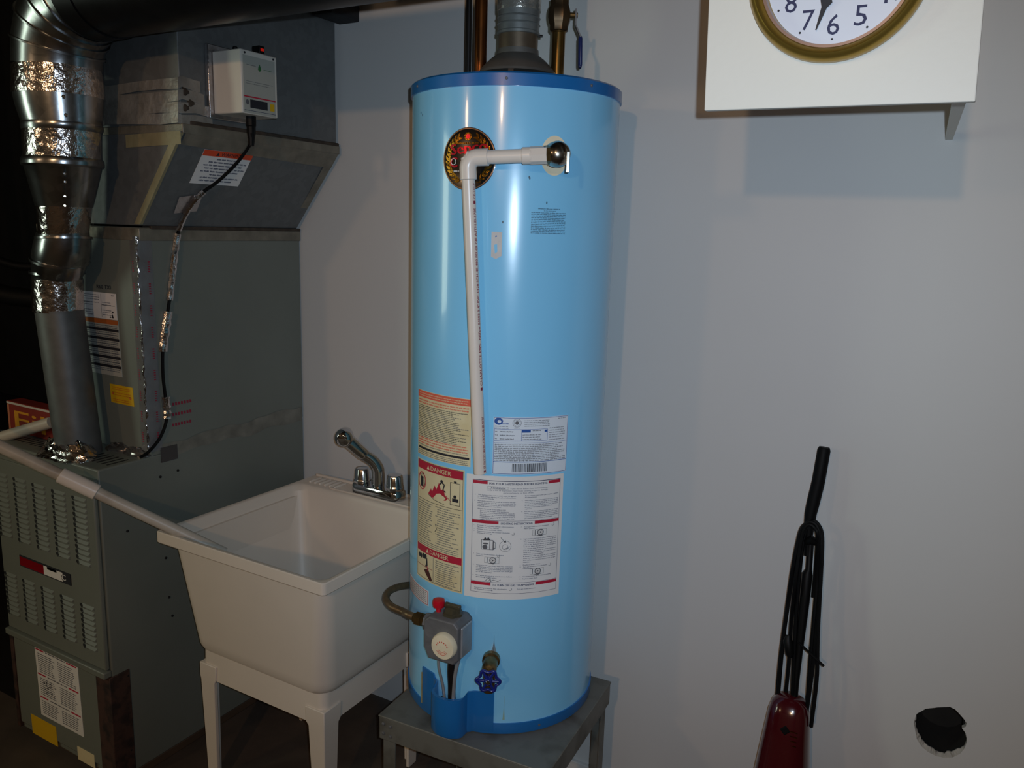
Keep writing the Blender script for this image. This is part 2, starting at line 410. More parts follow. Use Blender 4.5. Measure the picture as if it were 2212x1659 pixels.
# white instruction label on the lower door
lfn = plane_fn(Vector((-2.135, FY0 + .0058, .377)), (1, .0, 0), (0.02, 0, -1))
lab = card('instruction_label', lfn, .196, .21, M_label, ld); lab['label'] = 'white label with red bars'
s = Sheet(lambda u, v, l: lfn(u, v, l + .0006))
for v in (6, 80, 150): s.rect(4, v, 42, v + 4, M_inkr); s.rect(146, v, 190, v + 4, M_inkr); s.words(50, v, 140, 4, M_inkg)
for c in (12, 104):
    for v in list(range(18, 76, 6)) + list(range(92, 146, 6)) + list(range(162, 200, 6)): s.words(c, v, c + rnd.uniform(60, 78), 3, M_inkg)
for k in range(26): s.disc(30 + rnd.uniform(0, 45), 98 + rnd.uniform(0, 38), 2.4, 2, M_inkg, 8)
s.build(lab)
yfn = plane_fn(Vector((-2.185, FY0 + .0058, .150)), (1, 0, 0), (.03, 0, -1))
yl = card('energy_label', yfn, .12, .06, M_yel, ld); yl['label'] = 'yellow label'
nfn = plane_fn(Vector((-1.97, FY0 + .0058, .128)), (1, 0, 0), (0, 0, -1))
card('energy_label', nfn, .075, .04, M_labely, ld)['label'] = 'yellowed paper tag'
# top plate slots
for k in range(9):
    x = -1.985 + .02 * k
    B().box((x, FY0 + .05, FZ1 - .002), (x + .006, FY0 + .11, FZ1 + .0006)).build('slot', M_cabd, fur, smooth=0)
for k in range(7):
    x = -2.235 + .02 * k
    B().box((x, FY0 + .05, FZ1 - .002), (x + .006, FY0 + .085, FZ1 + .0006)).build('slot', M_cabd, fur, smooth=0)
for x, y in ((384, 1016), (346, 1030), (275, 1147), (358, 1205), (372, 1330), (276, 1459), (283, 1620), (365, 1290)):
    p = onx(x, y, FX1)
    B().lathe([(.0035, -.001), (.0035, .002), (.002, .003)], p, (1, 0, 0), 10).build('screw', M_cabd, fur)

# ------------------------------------------------------------------ coil cabinet on top
CY0, CZ1 = 1.295, 1.522
coil = thing('coil_cabinet', 'tall grey-green coil cabinet standing on the furnace, taped with foil', 'cabinet', (-2.02, 1.56, FZ1))
B().box((FX0 + .02, CY0, FZ1), (FX1, FY1, CZ1)).build('casing', M_cab, coil, bevel=.003)
B().box((FX0 + .018, CY0 - .003, CZ1 - .032), (FX1 + .003, FY1 + .002, CZ1 - .001)).build('top_flange', M_tape, coil, bevel=.002)['label'] = 'dirty taped flange'
B().box((FX1 - .03, CY0 + .03, CZ1 - .004), (FX1 + .006, FY1 - .0, CZ1 + .005)).build('seal_bead', M_seal, coil, bevel=.002)['label'] = 'brown sealant bead'
# seam of tape between furnace and coil cabinet on the side
b = B(); n = 14; vs = []
for k in range(n + 1):
    y = CY0 + .03 + (FY1 - CY0 - .035) * k / n; z = FZ1 + .006 - .004 * math.sin(k)
    vs += [(FX1 + .001, y, z - .014 - .004 * math.sin(k * 1.7)), (FX1 + .002, y, z + .02 + .012 * (k / n) + .003 * math.sin(k * 2.3))]
b.add(vs, [(2 * k, 2 * k + 1, 2 * k + 3, 2 * k + 2) for k in range(n)]).build('seam_tape', mat('dirty_seam_tape', '#74736a', .6, var=.25, scale=25), coil, smooth=0)
def strip(name, pts, wdir, w, m, parent, lift=.0012, n=24, wob=.002):
    P = smoothpath(pts, 6); b = B(); vs = []; wd = Vector(wdir)
    for i, p in enumerate(P):
        k = wob * math.sin(i * 1.9 + len(pts))
        vs += [p - wd * (w / 2 + k), p + wd * (w / 2 - k)]
    b.add(vs, [(2 * i, 2 * i + 1, 2 * i + 3, 2 * i + 2) for i in range(len(P) - 1)])
    o = b.build(name, m, parent, smooth=60); md = o.modifiers.new('solid', 'SOLIDIFY'); md.thickness = .0012; md.offset = 1
    return o
# crumpled foil seam down the front corner
e = [Vector((FX1 - .004, CY0 - .004, z)) for z in (1.50, 1.36, 1.2, 1.06, .95)]
b = B(); L = []
P = smoothpath(e, 10)
for i, p in enumerate(P):
    j = .0025 * math.sin(i * 2.1) + .0015 * math.sin(i * 5.3)
    L.append([p + Vector((-.034, .0025, 0)), p + Vector((-.004, -.001 + j * .4, 0)), p + Vector((.004 + j, -.004 + j, 0)), p + Vector((.0055, .004, 0)), p + Vector((.0055, .035, 0)), p + Vector((.002, .036, 0)), p + Vector((-.002, .006, 0)), p + Vector((-.034, .006, 0))])
b.loft(L).build('foil_corner_tape', mat('clear_tape', '#77787a', .3, metal=.2, var=.12, scale=20, bump=.3, bscale=50), coil, smooth=60)
B().tube([p + Vector((.002 + .002 * math.sin(i * 1.3), -.004, 0)) for i, p in enumerate(P)], [.0022 + .0014 * math.sin(i * 2.3) for i in range(len(P))], 6).build('foil_ridge', M_foil, coil)['label'] = 'bright crumpled foil ridge on the front corner'
b = B()
for i in range(9):                          # red print on the foil tape
    z = 1.44 - i * .055
    for q in range(5):
        zz = z - q * .006
        b.add([(FX1 - .030 + dx, CY0 - .0036, zz + dz) for dx, dz in ((0, 0), (.005, 0), (.005, -.003), (0, -.003))], [(0, 1, 2, 3)])
        b.add([(FX1 + .0060, CY0 + .014 + dx, zz + dz) for dx, dz in ((0, 0), (.006, 0), (.006, -.003), (0, -.003))], [(0, 1, 2, 3)])
b.build('tape_print', M_inkp, coil, smooth=0)['kind'] = 'stuff'
# labels on the coil cabinet front
cfn = plane_fn(Vector((-2.066, CY0 - .0005, 1.352)), (1, 0, 0), (0, 0, -1))
l1 = card('rating_label', cfn, .158, .068, M_label, coil); l1['label'] = 'white rating label'
s = Sheet(lambda u, v, l: cfn(u, v, l + .0006))
for v in (6, 12, 18, 26): s.words(8, v, 90, 2.4, M_inkg)
for v in (24, 30, 44, 50, 56): s.words(100, v, 138, 2.4, M_inkg); s.words(12, v + 2, 60, 3, M_inkg)
s.rect(96, 4, 97, 64, M_inkg); s.rect(97, 32, 152, 33, M_inkg); s.words(140, 4, 150, 4, M_inkg)
s.poly([(136, 64), (141, 52), (146, 64)], M_ink); s.disc(143, 49, 3, 3, M_ink, 8); s.poly([(128, 64), (131, 58), (135, 64)], M_ink)
s.build(l1)
c2 = plane_fn(Vector((-2.058, CY0 - .0005, 1.283)), (1, 0, 0), (.02, 0, -1))
l2 = card('warning_label', c2, .153, .148, M_panelg, coil); l2['label'] = 'orange and black text label'
s = Sheet(lambda u, v, l: c2(u, v, l + .0006)); s.rect(0, 0, 153, 12, M_orange)
for k in range(5): s.rect(0, 24 + k * 24, 153, 31 + k * 24, M_ink); [s.words(4, 15 + k * 24 + q * 5, 148, 3, M_inkg) for q in (0, 1)]; [s.words(4, 33 + k * 24 + q * 5, 148, 3, M_inkg) for q in (0, 1)]
s.build(l2)
c3 = plane_fn(Vector((-1.957, CY0 - .0005, 1.112)), (1, 0, 0), (.05, 0, -1))
l3 = card('caution_label', c3, .094, .05, M_yel, coil); l3['label'] = 'small yellow caution label'
s = Sheet(lambda u, v, l: c3(u, v, l + .0006)); [s.words(10, v, 84, 2.4, M_inko) for v in (6, 11, 20, 26, 38, 43)]; s.disc(12, 24, 4, 4, M_inko, 8); s.disc(82, 30, 4, 4, M_inko, 8); s.build(l3)
s = Sheet(plane_fn(Vector((-1.985, CY0 - .0006, 1.372)), (1, 0, 0), (0, 0, -1))); s.text('R60 TXI', 0, 10, 10, M_ink, w=58, bold=.6); s.build(coil, 'marker_writing')
# crumpled foil and tape at the foot
def crumple(name, c, rx, ry, rz, m, parent, seed, n=9):
    q = random.Random(seed); b = B(); L = []
    for j in range(n):
        ph = math.pi / 2 * j / (n - 1)
        L.append([Vector(c) + Vector((rx * math.cos(ph) * math.cos(t) * q.uniform(.8, 1.15), ry * math.cos(ph) * math.sin(t) * q.uniform(.8, 1.15), max(0, rz * math.sin(ph) * q.uniform(.6, 1.2)))) for t in [2 * math.pi * k / 18 for k in range(18)]])
    return b.loft(L).build(name, m, parent, smooth=20)

# ------------------------------------------------------------------ supply plenum above the coil cabinet
ple = thing('supply_plenum', 'galvanized sheet-metal plenum flaring out above the coil cabinet', 'duct', (-1.95, 1.56, CZ1 + .003))
PX, PZ = -1.632, 1.745
b = B()
b.loft([[Vector((x, y, z)) for x, y in ((FX0 + .03, CY0 + .002), (X1, CY0 + .002), (X1, FY1 - .012), (FX0 + .03, FY1 - .012))] for z, X1 in ((CZ1 + .005, FX1 + .002), (PZ, PX))])
b.build('transition', M_galv, ple, bevel=.002)
B().box((FX0 + .03, CY0 + .008, PZ), (PX - .006, FY1 - .012, 2.50)).build('plenum_box', M_galv, ple, bevel=.002)
B().box((FX0 + .1, CY0 + .004, PZ - .004), (PX + .004, FY1 - .008, PZ + .018)).build('edge_flange', M_tape, ple, bevel=.002)['label'] = 'taped joint at the flare'
B().box((PX - .03, CY0 + .03, PZ + .016), (PX + .001, FY1 - .006, PZ + .027)).build('seal_bead', M_seal, ple, bevel=.003)['label'] = 'brown sealant bead'
sl = (Vector((PX, 0, PZ)) - Vector((FX1 + .002, 0, CZ1 + .005))).normalized()
A0, A1 = Vector((FX1 + .003, CY0 + .0005, CZ1 + .008)), Vector((PX + .001, CY0 + .0005, PZ - .003))
b = B()
b.add([A0 + Vector((-.022, -.0005, 0)), A0 + Vector((.0015, -.0005, 0)), A1 + Vector((.0015, -.0005, 0)), A1 + Vector((-.024, -.0005, 0)),
       A0 + Vector((.0015, .007, 0)), A1 + Vector((.0015, .007, 0))], [(0, 1, 2, 3), (1, 4, 5, 2)])
b.build('corner_tape', M_tapey, ple, smooth=0)['label'] = 'yellowed tape on flare corner'
b = B(); b.add([A1 + Vector((-.20, -.001, -.03)), A1 + Vector((0, -.001, -.026)), A1 + Vector((0, -.001, .004)), A1 + Vector((-.20, -.001, .0))], [(0, 1, 2, 3)])
b.build('corner_tape', M_tapey, ple, smooth=0)
b = B(); q0 = Vector((FX1 + .004, FY1 - .012, CZ1 + .01)); q1 = Vector((PX + .002, FY1 - .012, PZ - .004))
b.add([q0, q0 + Vector((0, -.03, 0)), q1 + Vector((0, -.03, 0)), q1], [(0, 1, 2, 3)])
b.add([q1 + Vector((0, -.52, 0)), q1, q1 + Vector((-.03, 0, -.039)), q1 + Vector((-.018, -.52, -.024))], [(0, 1, 2, 3)])
b.build('edge_tape', M_tape, ple, smooth=0)
for k in range(4):                          # wrapped foil bands round the lower plenum corner
    z = PZ + .016 + k * .027
    b = B(); x0 = PX - .006
    pts = [(-2.0, CY0 + .005), (-1.9, CY0 + .003), (-1.78, CY0 + .002), (-1.70, CY0 + .003), (x0 + .002, CY0 + .003), (x0 + .004, CY0 + .012), (x0 + .004, CY0 + .05), (x0 + .003, CY0 + .10 - .012 * k)]
    vs = []
    for i, (x, y) in enumerate(pts):
        dz = .003 * math.sin(i * 2.2 + k) + .006 * (i < 4) * math.sin(i + k)
        vs += [(x, y - .0015 * (3 - k), z + dz + rnd.uniform(-.002, .002)), (x, y - .0015 * (3 - k), z + dz + .0235)]
    b.add(vs, [(2 * i, 2 * i + 1, 2 * i + 3, 2 * i + 2) for i in range(len(pts) - 1)]).build('foil_band', mat('old_foil_band', '#8d8a84', .42, metal=.35, var=.3, scale=22, bump=.7, bscale=45), ple, smooth=0)
for p in ((PX - .004, CY0 + .022, 1.835), (PX - .004, CY0 + .035, 1.812), (PX - .004, CY0 + .02, 1.80)):
    B().lathe([(.010, -.002), (.009, .002), (.004, .004)], p, (1, 0, .1), 10, lobes=lambda a: 1 + .25 * math.sin(3 * a)).build('sealant_blob', M_seal, ple)
# warning sticker on the sloping flare
no = Vector((sl.z, 0, -sl.x))
def on_flare(x, y):                         # ray meets the sloping face
    d = ray(x, y); p0 = Vector((FX1 + .002, 0, CZ1 + .005)); k = (p0 - EYE).dot(no) / d.dot(no); return EYE + d * k
tlc, trc, blc = on_flare(442, 322), on_flare(546, 337), on_flare(411, 395)
wfn = plane_fn(tlc, (0, 1, 0), -sl)
wn = wfn(0, 0, 1) - wfn(0, 0, 0)
if wn.dot(no) < 0:
    _w = wfn; wfn = lambda u, v, l: _w(u, v, -l)
ww, wh = (trc - tlc).length, (blc - tlc).dot(-sl)
wl = card('warning_label', wfn, ww, wh, M_label, ple); wl['label'] = 'white warning sticker with orange-red header'
s = Sheet(lambda u, v, l: wfn(u, v, l + .0006)); U, V = ww * 1000, wh * 1000
s.rect(0, 0, U, V * .17, mat('warning_orange', '#d8451c', .45)); s.text('WARNING', U * .36, V * .14, V * .10, M_ink, w=U * .42, bold=.4)
s.poly([(U * .26, V * .145), (U * .295, V * .03), (U * .33, V * .145)], M_ink)
for k, (a, z) in enumerate(((.32, .72), (.18, .95), (.1, .88), (.14, .96), (.1, .9), (.3, .6), (.14, .92), (.14, .8))): s.words(U * a, V * (.22 + k * .092), U * z, V * .05, M_inkn)
s.build(wl)

# ------------------------------------------------------------------ air purifier box on the plenum
DX0, DX1 = PX - .005, -1.53
dv = thing('air_purifier', 'small ivory control box with black cord mounted on the plenum side', 'box', (DX0, 1.45, 1.79))
y0, y1, z0, z1 = 1.388, 1.500, 1.790, 1.940
b = B()
b.box((DX0 + .012, y0, z0 + .004), (DX1, y1, z1 - .004)); b.build('housing', M_plast, dv, bevel=.003)
B().box((DX0, y0 - .012, z0 - .006), (DX0 + .012, y1 + .008, z1 + .012)).build('mounting_plate', M_foilp, dv, bevel=.002)['label'] = 'foil-taped mounting plate'
fn = plane_fn(Vector((DX1, y0 + .006, z1 - .016)), (0, 1, 0), (0, 0, -1))
nn = fn(0, 0, 1) - fn(0, 0, 0)
if nn.x < 0:
    _f = fn; fn = lambda u, v, l: _f(u, v, -l)
sk = card('faceplate_sticker', fn, .098, .128, M_panelg, dv); sk['label'] = 'grey printed front sticker'
s = Sheet(lambda u, v, l: fn(u, v, l + .0006))
M_grn = mat('leaf_green', '#2f6a3a', .5)
s.poly([(50, 14), (54, 22), (55, 27), (50, 31), (45, 27), (46, 22)], M_grn); s.rect(10, 20, 38, 21, M_inkg); s.rect(62, 24, 88, 25, M_grn)
s.words(8, 56, 90, 1.6, M_inkg); s.words(8, 61, 80, 1.6, M_inkg); s.rect(0, 90, 98, 93, M_inkr); s.rect(18, 97, 72, 116, M_ink); s.disc(10, 104, 5, 6, M_inkg); s.rect(80, 99, 94, 116, M_yel)
s.rect(0, 122, 98, 123, M_inkn); s.build(sk)['kind'] = 'stuff'
for yy in (y0 + .012, y1 - .012): B().lathe([(.0025, 0), (.0025, .0015)], (DX1, yy, z1 - .011), (1, 0, 0), 8).build('screw', M_ink, dv)
B().lathe([(.006, 0), (.006, .012), (.004, .014)], (DX1 - .05, y0 + .03, z1 - .005), (0, 0, 1), 12).build('button', M_black, dv)
B().box((DX1 - .035, y1 - .045, z1 - .005), (DX1 - .010, y1 - .028, z1 + .016)).build('switch', M_black, dv, bevel=.002)
B().box((DX1 - .0102, y1 - .041, z1 + .004), (DX1 - .0085, y1 - .032, z1 + .010)).build('indicator_lamp', M_led, dv)['label'] = 'red glowing indicator'
# its cord
cord = thing('power_cord', 'black power cord taped down the coil cabinet from the ivory box', 'cord', (FX1, CY0 + .06, FZ1))
top = Vector((DX1 - .035, y0 + .058, z0 + .002))
cp = [top + Vector((0, 0, -.005)), top + Vector((0, 0, -.05))] + [on_flare(x, y) + no * .008 for x, y in ((538, 305), (510, 345), (470, 385), (430, 415))]
cp += [on_flare(x, y) + no * .006 for x, y in ((400, 455),)] + [onx(x, y, FX1 + .008) for x, y in ((384, 505), (375, 570), (367, 640), (360, 690), (352, 750), (352, 810), (358, 865), (360, 905), (346, 945), (322, 975), (303, 988))]
cps = smoothpath(cp, 6)
B().tube(cps, .0042, 8).build('cable', M_rub, cord)
B().tube([top + Vector((0, 0, .002)), top + Vector((0, 0, -.02)), top + Vector((0, 0, -.022)), top + Vector((0, 0, -.036)), top + Vector((0, 0, -.05)), top + Vector((0, -.001, -.066))], [.012, .012, .0105, .0105, .008, .0065], 10).build('plug', M_black, cord)
def foilwrap(i0, i1, r=.0105):
    seg = cps[i0:i1]; b = B()
    b.tube([p + Vector((.001 * math.sin(i * 3), 0, 0)) for i, p in enumerate(seg)], [r * (1 + .10 * math.sin(i * 2.7)) for i in range(len(seg))], 8)
    b.build('foil_wrap', M_foil, cord, smooth=25)['label'] = 'shiny foil wrap'
foilwrap(29, 42, .0075); foilwrap(42, 56, .0085); foilwrap(58, 68, .0115); foilwrap(77, 85, .0105)
b = B(); c0 = on_flare(405, 440) + no * .003
b.add([c0 + Vector((0, -.035, 0)) + sl * .02, c0 + Vector((0, .03, 0)) + sl * .035, c0 + Vector((0, .035, 0)) - sl * .02, c0 + Vector((0, -.03, 0)) - sl * .03], [(0, 1, 2, 3)]).build('tape_patch', M_foilp, cord, smooth=0)
for (y, z, w, h) in ((1.42, .985, .02, .045), (1.36, 1.07, .0, .0),):
    if w: B().box((FX1 + .0005, CY0 + .025, .915), (FX1 + .003, CY0 + .075, .955)).build('tape_flap', mat('dark_tape_flap', '#3f3c3c', .5), cord, smooth=0)
for (z, l) in ((1.035, .06), (1.01, .05), (.985, .045)):
    p = onx(372, 870 + (1.035 - z) * 900, FX1 + .0008)
    b = B()
    for k in range(7): b.add([p + Vector((0, k * .009 + a, c)) for a, c in ((0, 0), (.006, -.001), (.006, -.009), (0, -.008))], [(0, 1, 2, 3)])
    b.build('tape_print', M_inkp, cord, smooth=0)['kind'] = 'stuff'

# ------------------------------------------------------------------ flue duct in front of the coil cabinet
flue = thing('flue_duct', 'shiny round metal duct with foil-taped joints rising from the furnace top', 'duct', (-2.0, 1.21, FZ1))
def fpx(x, y, Y): return ony(x, y, Y)
def pxr(x, y, Y, w): p = fpx(x, y, Y); return w / 2 / F * (p - EYE).dot(fwd)
UY, LY = 1.175, 1.212
LB = fpx(171, 962, LY); LT = fpx(129, 676, LY)
def sec(lst, name, m, extra=None, seg=40, smooth=30, label=None, parent=None):
    P = [fpx((a + c) / 2, y, Y) for (y, a, c, Y) in lst]; R = [pxr((a + c) / 2, y, Y, c - a) for (y, a, c, Y) in lst]
    o = B().loft([[p + r * Vector((math.cos(2 * math.pi * k / seg), math.sin(2 * math.pi * k / seg), 0)) for k in range(seg)] for p, r in zip(P, R)]).build(name, m, flue, smooth=smooth)
    if label: o['label'] = label
    return o
sec([(985, 127, 217, LY), (970, 126, 216, LY), (676, 82, 177, LY), (668, 81, 177, LY)], 'lower_pipe', mat('dull_galvanized', '#6a6d6e', .5, metal=.6, var=.12, scale=30), label='dull grey straight pipe')
sec([(672, 77, 177, LY), (650, 76, 176, LY), (602, 74, 175, LY)], 'foil_joint', M_foil, smooth=60)
# two elbow pieces offsetting the pipe
b = B()
pe = [fpx(124, 614, LY), fpx(124, 604, LY), fpx(124, 590, LY), fpx(128, 565, 1.205), fpx(135, 540, 1.20), fpx(138, 515, 1.198), fpx(138, 505, 1.195), fpx(138, 494, 1.195)]
b.tube(pe, [pxr(130, 560, 1.2, w) for w in (97, 98, 100, 108, 112, 106, 98, 96)], 40).build('elbow', M_duct, flue, smooth=40)
for (p, dx, dy, tilt) in ((fpx(130, 560, 1.203), 0, 0, .5), (fpx(124, 588, LY), 0, 0, .1), (fpx(138, 514, 1.198), 0, 0, -.1)):
    ax = Vector((.5 * tilt, -.2 * tilt, 1)).normalized(); r = pxr(130, 560, 1.2, 113)
    if tilt != .5: r *= .93
    B().lathe([(r - .002, -.004), (r + .003, -.003), (r + .003, .003), (r - .002, .004)], p, ax, 40).build('seam_ring', M_duct, flue)
sec([(508, 88, 186, 1.195), (480, 88, 190, 1.192), (445, 85, 194, 1.19)], 'foil_joint', M_foil, smooth=60)
sec([(447, 84, 195, 1.19), (430, 80, 199, 1.188), (400, 72, 205, 1.183), (365, 63, 212, 1.178), (358, 62, 213, UY)], 'reducer', M_duct)
sec([(362, 58, 214, UY), (358, 56, 217, UY), (352, 56, 217, UY), (346, 57, 216, UY), (342, 59, 214, UY)], 'seam_ring', M_duct)
sec([(344, 60, 213, UY), (318, 59, 212, UY), (283, 58, 212, UY)], 'foil_joint', M_foil, smooth=60)
sec([(285, 57, 213, UY), (279, 56, 215, UY), (272, 56, 215, UY), (268, 57, 214, UY)], 'seam_ring', M_duct)
sec([(270, 57, 213, UY), (235, 46, 215, UY), (208, 40, 216, UY)], 'pipe_section', M_duct)
sec([(210, 38, 217, UY), (202, 37, 217, UY), (175, 37, 216, UY), (150, 37, 215, UY)], 'foil_joint', M_foil, smooth=60)
# big elbow of gores, then the horizontal run to the right
ev = fpx(126, 150, UY); er = pxr(126, 150, UY, 176)
hz = ony(383, 58, UY).z + .098
path = [ev]; Rb = hz - ev.z
nseg = 5; cx = ev.x + Rb
for k in range(1, nseg + 1):
    a = math.pi / 2 * k / nseg
    path.append(Vector((cx - Rb * math.cos(a), UY, ev.z + Rb * math.sin(a))))
b = B(); b.tube(path, [er] + [er * 1.0 - (er - .1) * k / nseg for k in range(1, nseg + 1)], 40); b.build('gored_elbow', M_duct, flue, smooth=20)
for k in range(1, nseg):
    t = (path[k + 1] - path[k - 1]).normalized(); r = er - (er - .1) * k / nseg
    B().lathe([(r, -.003), (r + .004, -.002), (r + .004, .002), (r, .003)], path[k], t, 40).build('seam_ring', M_duct, flue)
B().tube([path[-1] - Vector((.005, 0, 0)), path[-1] + Vector((1.0, 0, .0))], .1, 40).build('horizontal_run', M_ductd, flue)  # dark metal colour stands in for the poorly lit underside, joint included
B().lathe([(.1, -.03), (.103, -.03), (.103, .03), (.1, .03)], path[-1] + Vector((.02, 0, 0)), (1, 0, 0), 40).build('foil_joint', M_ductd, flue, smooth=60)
for y, x in ((258, 143), (395, 140), (425, 140), (220, 138), (378, 139), (445, 140)):
    p = fpx(x, y, UY); r = pxr(x, y, UY, 177 if y < 300 else 140) ; d = Vector((EYE.x - p.x, EYE.y - p.y, 0)).normalized()
    B().lathe([(.004, -.006), (.004, .003), (.002, .005)], p + d * (r - .001) * (.93 if y > 400 else 1), d, 8).build('screw', M_chrome, flue)
for i, (dx, dy, rx, ry, rz) in enumerate(((-.005, -.075, .085, .042, .034), (.04, -.060, .060, .040, .040), (-.065, -.045, .050, .040, .034))):
    crumple('foil_collar', (LB.x + dx, 1.212 + dy + .03, FZ1), rx, ry, rz, M_foil, flue, 11 + i)['label'] = 'crumpled foil at the foot'

for i, (x, rx) in enumerate(((-1.925, .05), (-1.85, .05))):
    crumple('foot_foil', (x, CY0 - .004, FZ1), rx, .028, .016, M_foilp, coil, 31 + i)['label'] = 'crumpled foil tape at the foot'

# ------------------------------------------------------------------ left side: return duct, filter box, hoses, drain pipes
ret = thing('return_duct', 'dark sheet-metal return duct behind the furnace at far left', 'duct', (-2.8, 1.6, 0))
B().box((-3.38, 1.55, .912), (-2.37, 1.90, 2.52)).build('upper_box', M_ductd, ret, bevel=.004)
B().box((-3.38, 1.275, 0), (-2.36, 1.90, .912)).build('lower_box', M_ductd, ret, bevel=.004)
fb = thing('filter_box', 'red furnace filter carton with yellow letters left of the round flue', 'box', (-2.40, 1.30, .9145))
p0 = ony(14, 866, 1.28)
B().box((p0.x, 1.28, .9145), (-2.172, 1.325, p0.z + .002)).build('carton', M_boxr, fb, bevel=.002)
ffn = plane_fn(Vector((p0.x, 1.28, p0.z)), (1, 0, 0), (0, 0, -1)); s = Sheet(ffn); hh = (p0.z - .9145) * 1000; fw_ = (-2.172 - p0.x) * 1000
s.rect(0, 0, fw_, 6, M_paper); s.text('Fil', 36, hh * .84, hh * .60, M_boxy, w=150, bold=2.5); s.rect(2, 8, 12, hh, mat('carton_edge_orange', '#b06a4a', .5)); s.build(fb)
hose = B().tube(smoothpath([(-2.62, 1.30, 2.3), (-2.60, 1.28, 1.8), (-2.57, 1.27, 1.45), (-2.52, 1.30, 1.33), (-2.42, 1.38, 1.30), (-2.335, 1.44, 1.31)], 8), .028, 14).build('refrigerant_line', M_rub)
tag(hose, 'black insulated line curving down the dark left edge', 'hose')
hose2 = B().tube(smoothpath([(-2.36, 1.20, 2.3), (-2.43, 1.2, 1.9), (-2.47, 1.22, 1.6), (-2.45, 1.26, 1.45), (-2.40, 1.32, 1.40), (-2.325, 1.40, 1.40)], 8), .012, 12).build('refrigerant_line', M_rub)
tag(hose2, 'thinner black line hanging beside the round flue, nearer of the two', 'hose')
dp = thing('drain_pipe', 'white plastic drain pipe sloping from the furnace into the laundry sink', 'pipe', tuple(ony(170, 1045, 1.10)))
SZ = .80
a1_ = ony(392, 1151, 1.284); _d = ray(0, 964); a0_ = EYE + _d * ((a1_ - EYE).dot(fwd) - .135) / _d.dot(fwd); dr = (a1_ - a0_).normalized(); a2_ = a1_ + dr * .12
B().tube([a0_ - dr * .2, a2_], .0148, 16).build('pipe', M_pvcd, dp)
cc = a0_ + dr * ((ony(172, 1041, 1.125) - a0_).dot(dr))
B().tube([cc - dr * .047, cc - dr * .046, cc + dr * .046, cc + dr * .047], [.017, .0195, .0195, .017], 20).build('coupling', M_pvc, dp)['label'] = 'glossy white coupling'
b = B()
for k in range(34):
    if rnd.random() < .75:
        c = cc + dr * (.075 + k * .0075); w = Vector((0, 0, -1)); w = (w - dr * w.dot(dr)).normalized(); sd = dr.cross(w)
        an = rnd.uniform(.15, .6) if sd.dot(EYE - c) > 0 else -rnd.uniform(.15, .6)
        q = [c + .0150 * (math.cos(an + t) * w + math.sin(an + t) * sd) + dr * l for t, l in ((-.1, 0), (.12, 0), (.12, .005), (-.1, .005))]
        b.add(q, [(0, 1, 2, 3)])
b.build('worn_print', M_inkp, dp, smooth=0)['kind'] = 'stuff'
dp2 = thing('condensate_pipe', 'short white plastic pipe lying across the furnace top behind the sloping one', 'pipe', tuple(ony(50, 940, 1.17)))
q0, q1 = ony(-40, 957, 1.20), ony(112, 912, 1.262)
B().tube([q0, q1], .016, 16).build('pipe', M_pvcd, dp2)

# ------------------------------------------------------------------ laundry sink
sink = thing('laundry_sink', 'cream plastic laundry tub on four tapered legs between furnace and water heater', 'sink', (-1.385, 1.45, 0))
X0, X1, Y0, Y1 = -1.655, -1.112, 1.187, 1.742
cx, cy = (X0 + X1) / 2, (Y0 + Y1) / 2
b = B(); lo = []
def rr(x0, x1, y0, y1, r, z): return rrect((x0 + x1) / 2, (y0 + y1) / 2, x1 - x0, y1 - y0, r, z)
lo.append(rr(-1.575, -1.205, 1.29, 1.60, .03, .474)); lo.append(rr(-1.593, -1.186, 1.262, 1.622, .04, .476))
lo.append(rr(-1.604, -1.174, 1.248, 1.632, .045, .484)); lo.append(rr(-1.609, -1.168, 1.242, 1.636, .045, .497)); lo.append(rr(-1.611, -1.165, 1.240, 1.637, .045, .515))
lo.append(rr(-1.624, -1.126, 1.205, 1.668, .035, .771)); lo.append(rr(X0 + .002, X1 - .002, Y0 + .002, Y1, .010, .7712)); lo.append(rr(X0, X1, Y0, Y1, .010, .774))
lo.append(rr(X0, X1, Y0, Y1, .010, .7985)); lo.append(rr(X0 + .002, X1 - .002, Y0 + .002, Y1 - .002, .010, .8005)); lo.append(rr(X0 + .010, X1 - .010, Y0 + .010, 1.660, .02, .8005))
lo.append(rr(X0 + .014, X1 - .014, Y0 + .014, 1.655, .03, .797)); lo.append(rr(-1.634, -1.130, 1.207, 1.650, .04, .785))
lo.append(rr(-1.600, -1.178, 1.252, 1.622, .05, .545)); lo.append(rr(-1.588, -1.190, 1.264, 1.612, .05, .515)); lo.append(rr(-1.56, -1.22, 1.29, 1.58, .04, .507))
b.loft(lo).build('basin', M_sink, sink, smooth=32)
B().lathe([(.028, 0), (.026, .003), (.02, .003), (.018, .001)], (-1.39, 1.44, .5075), (0, 0, 1), 24).build('drain_strainer', M_chrome, sink)
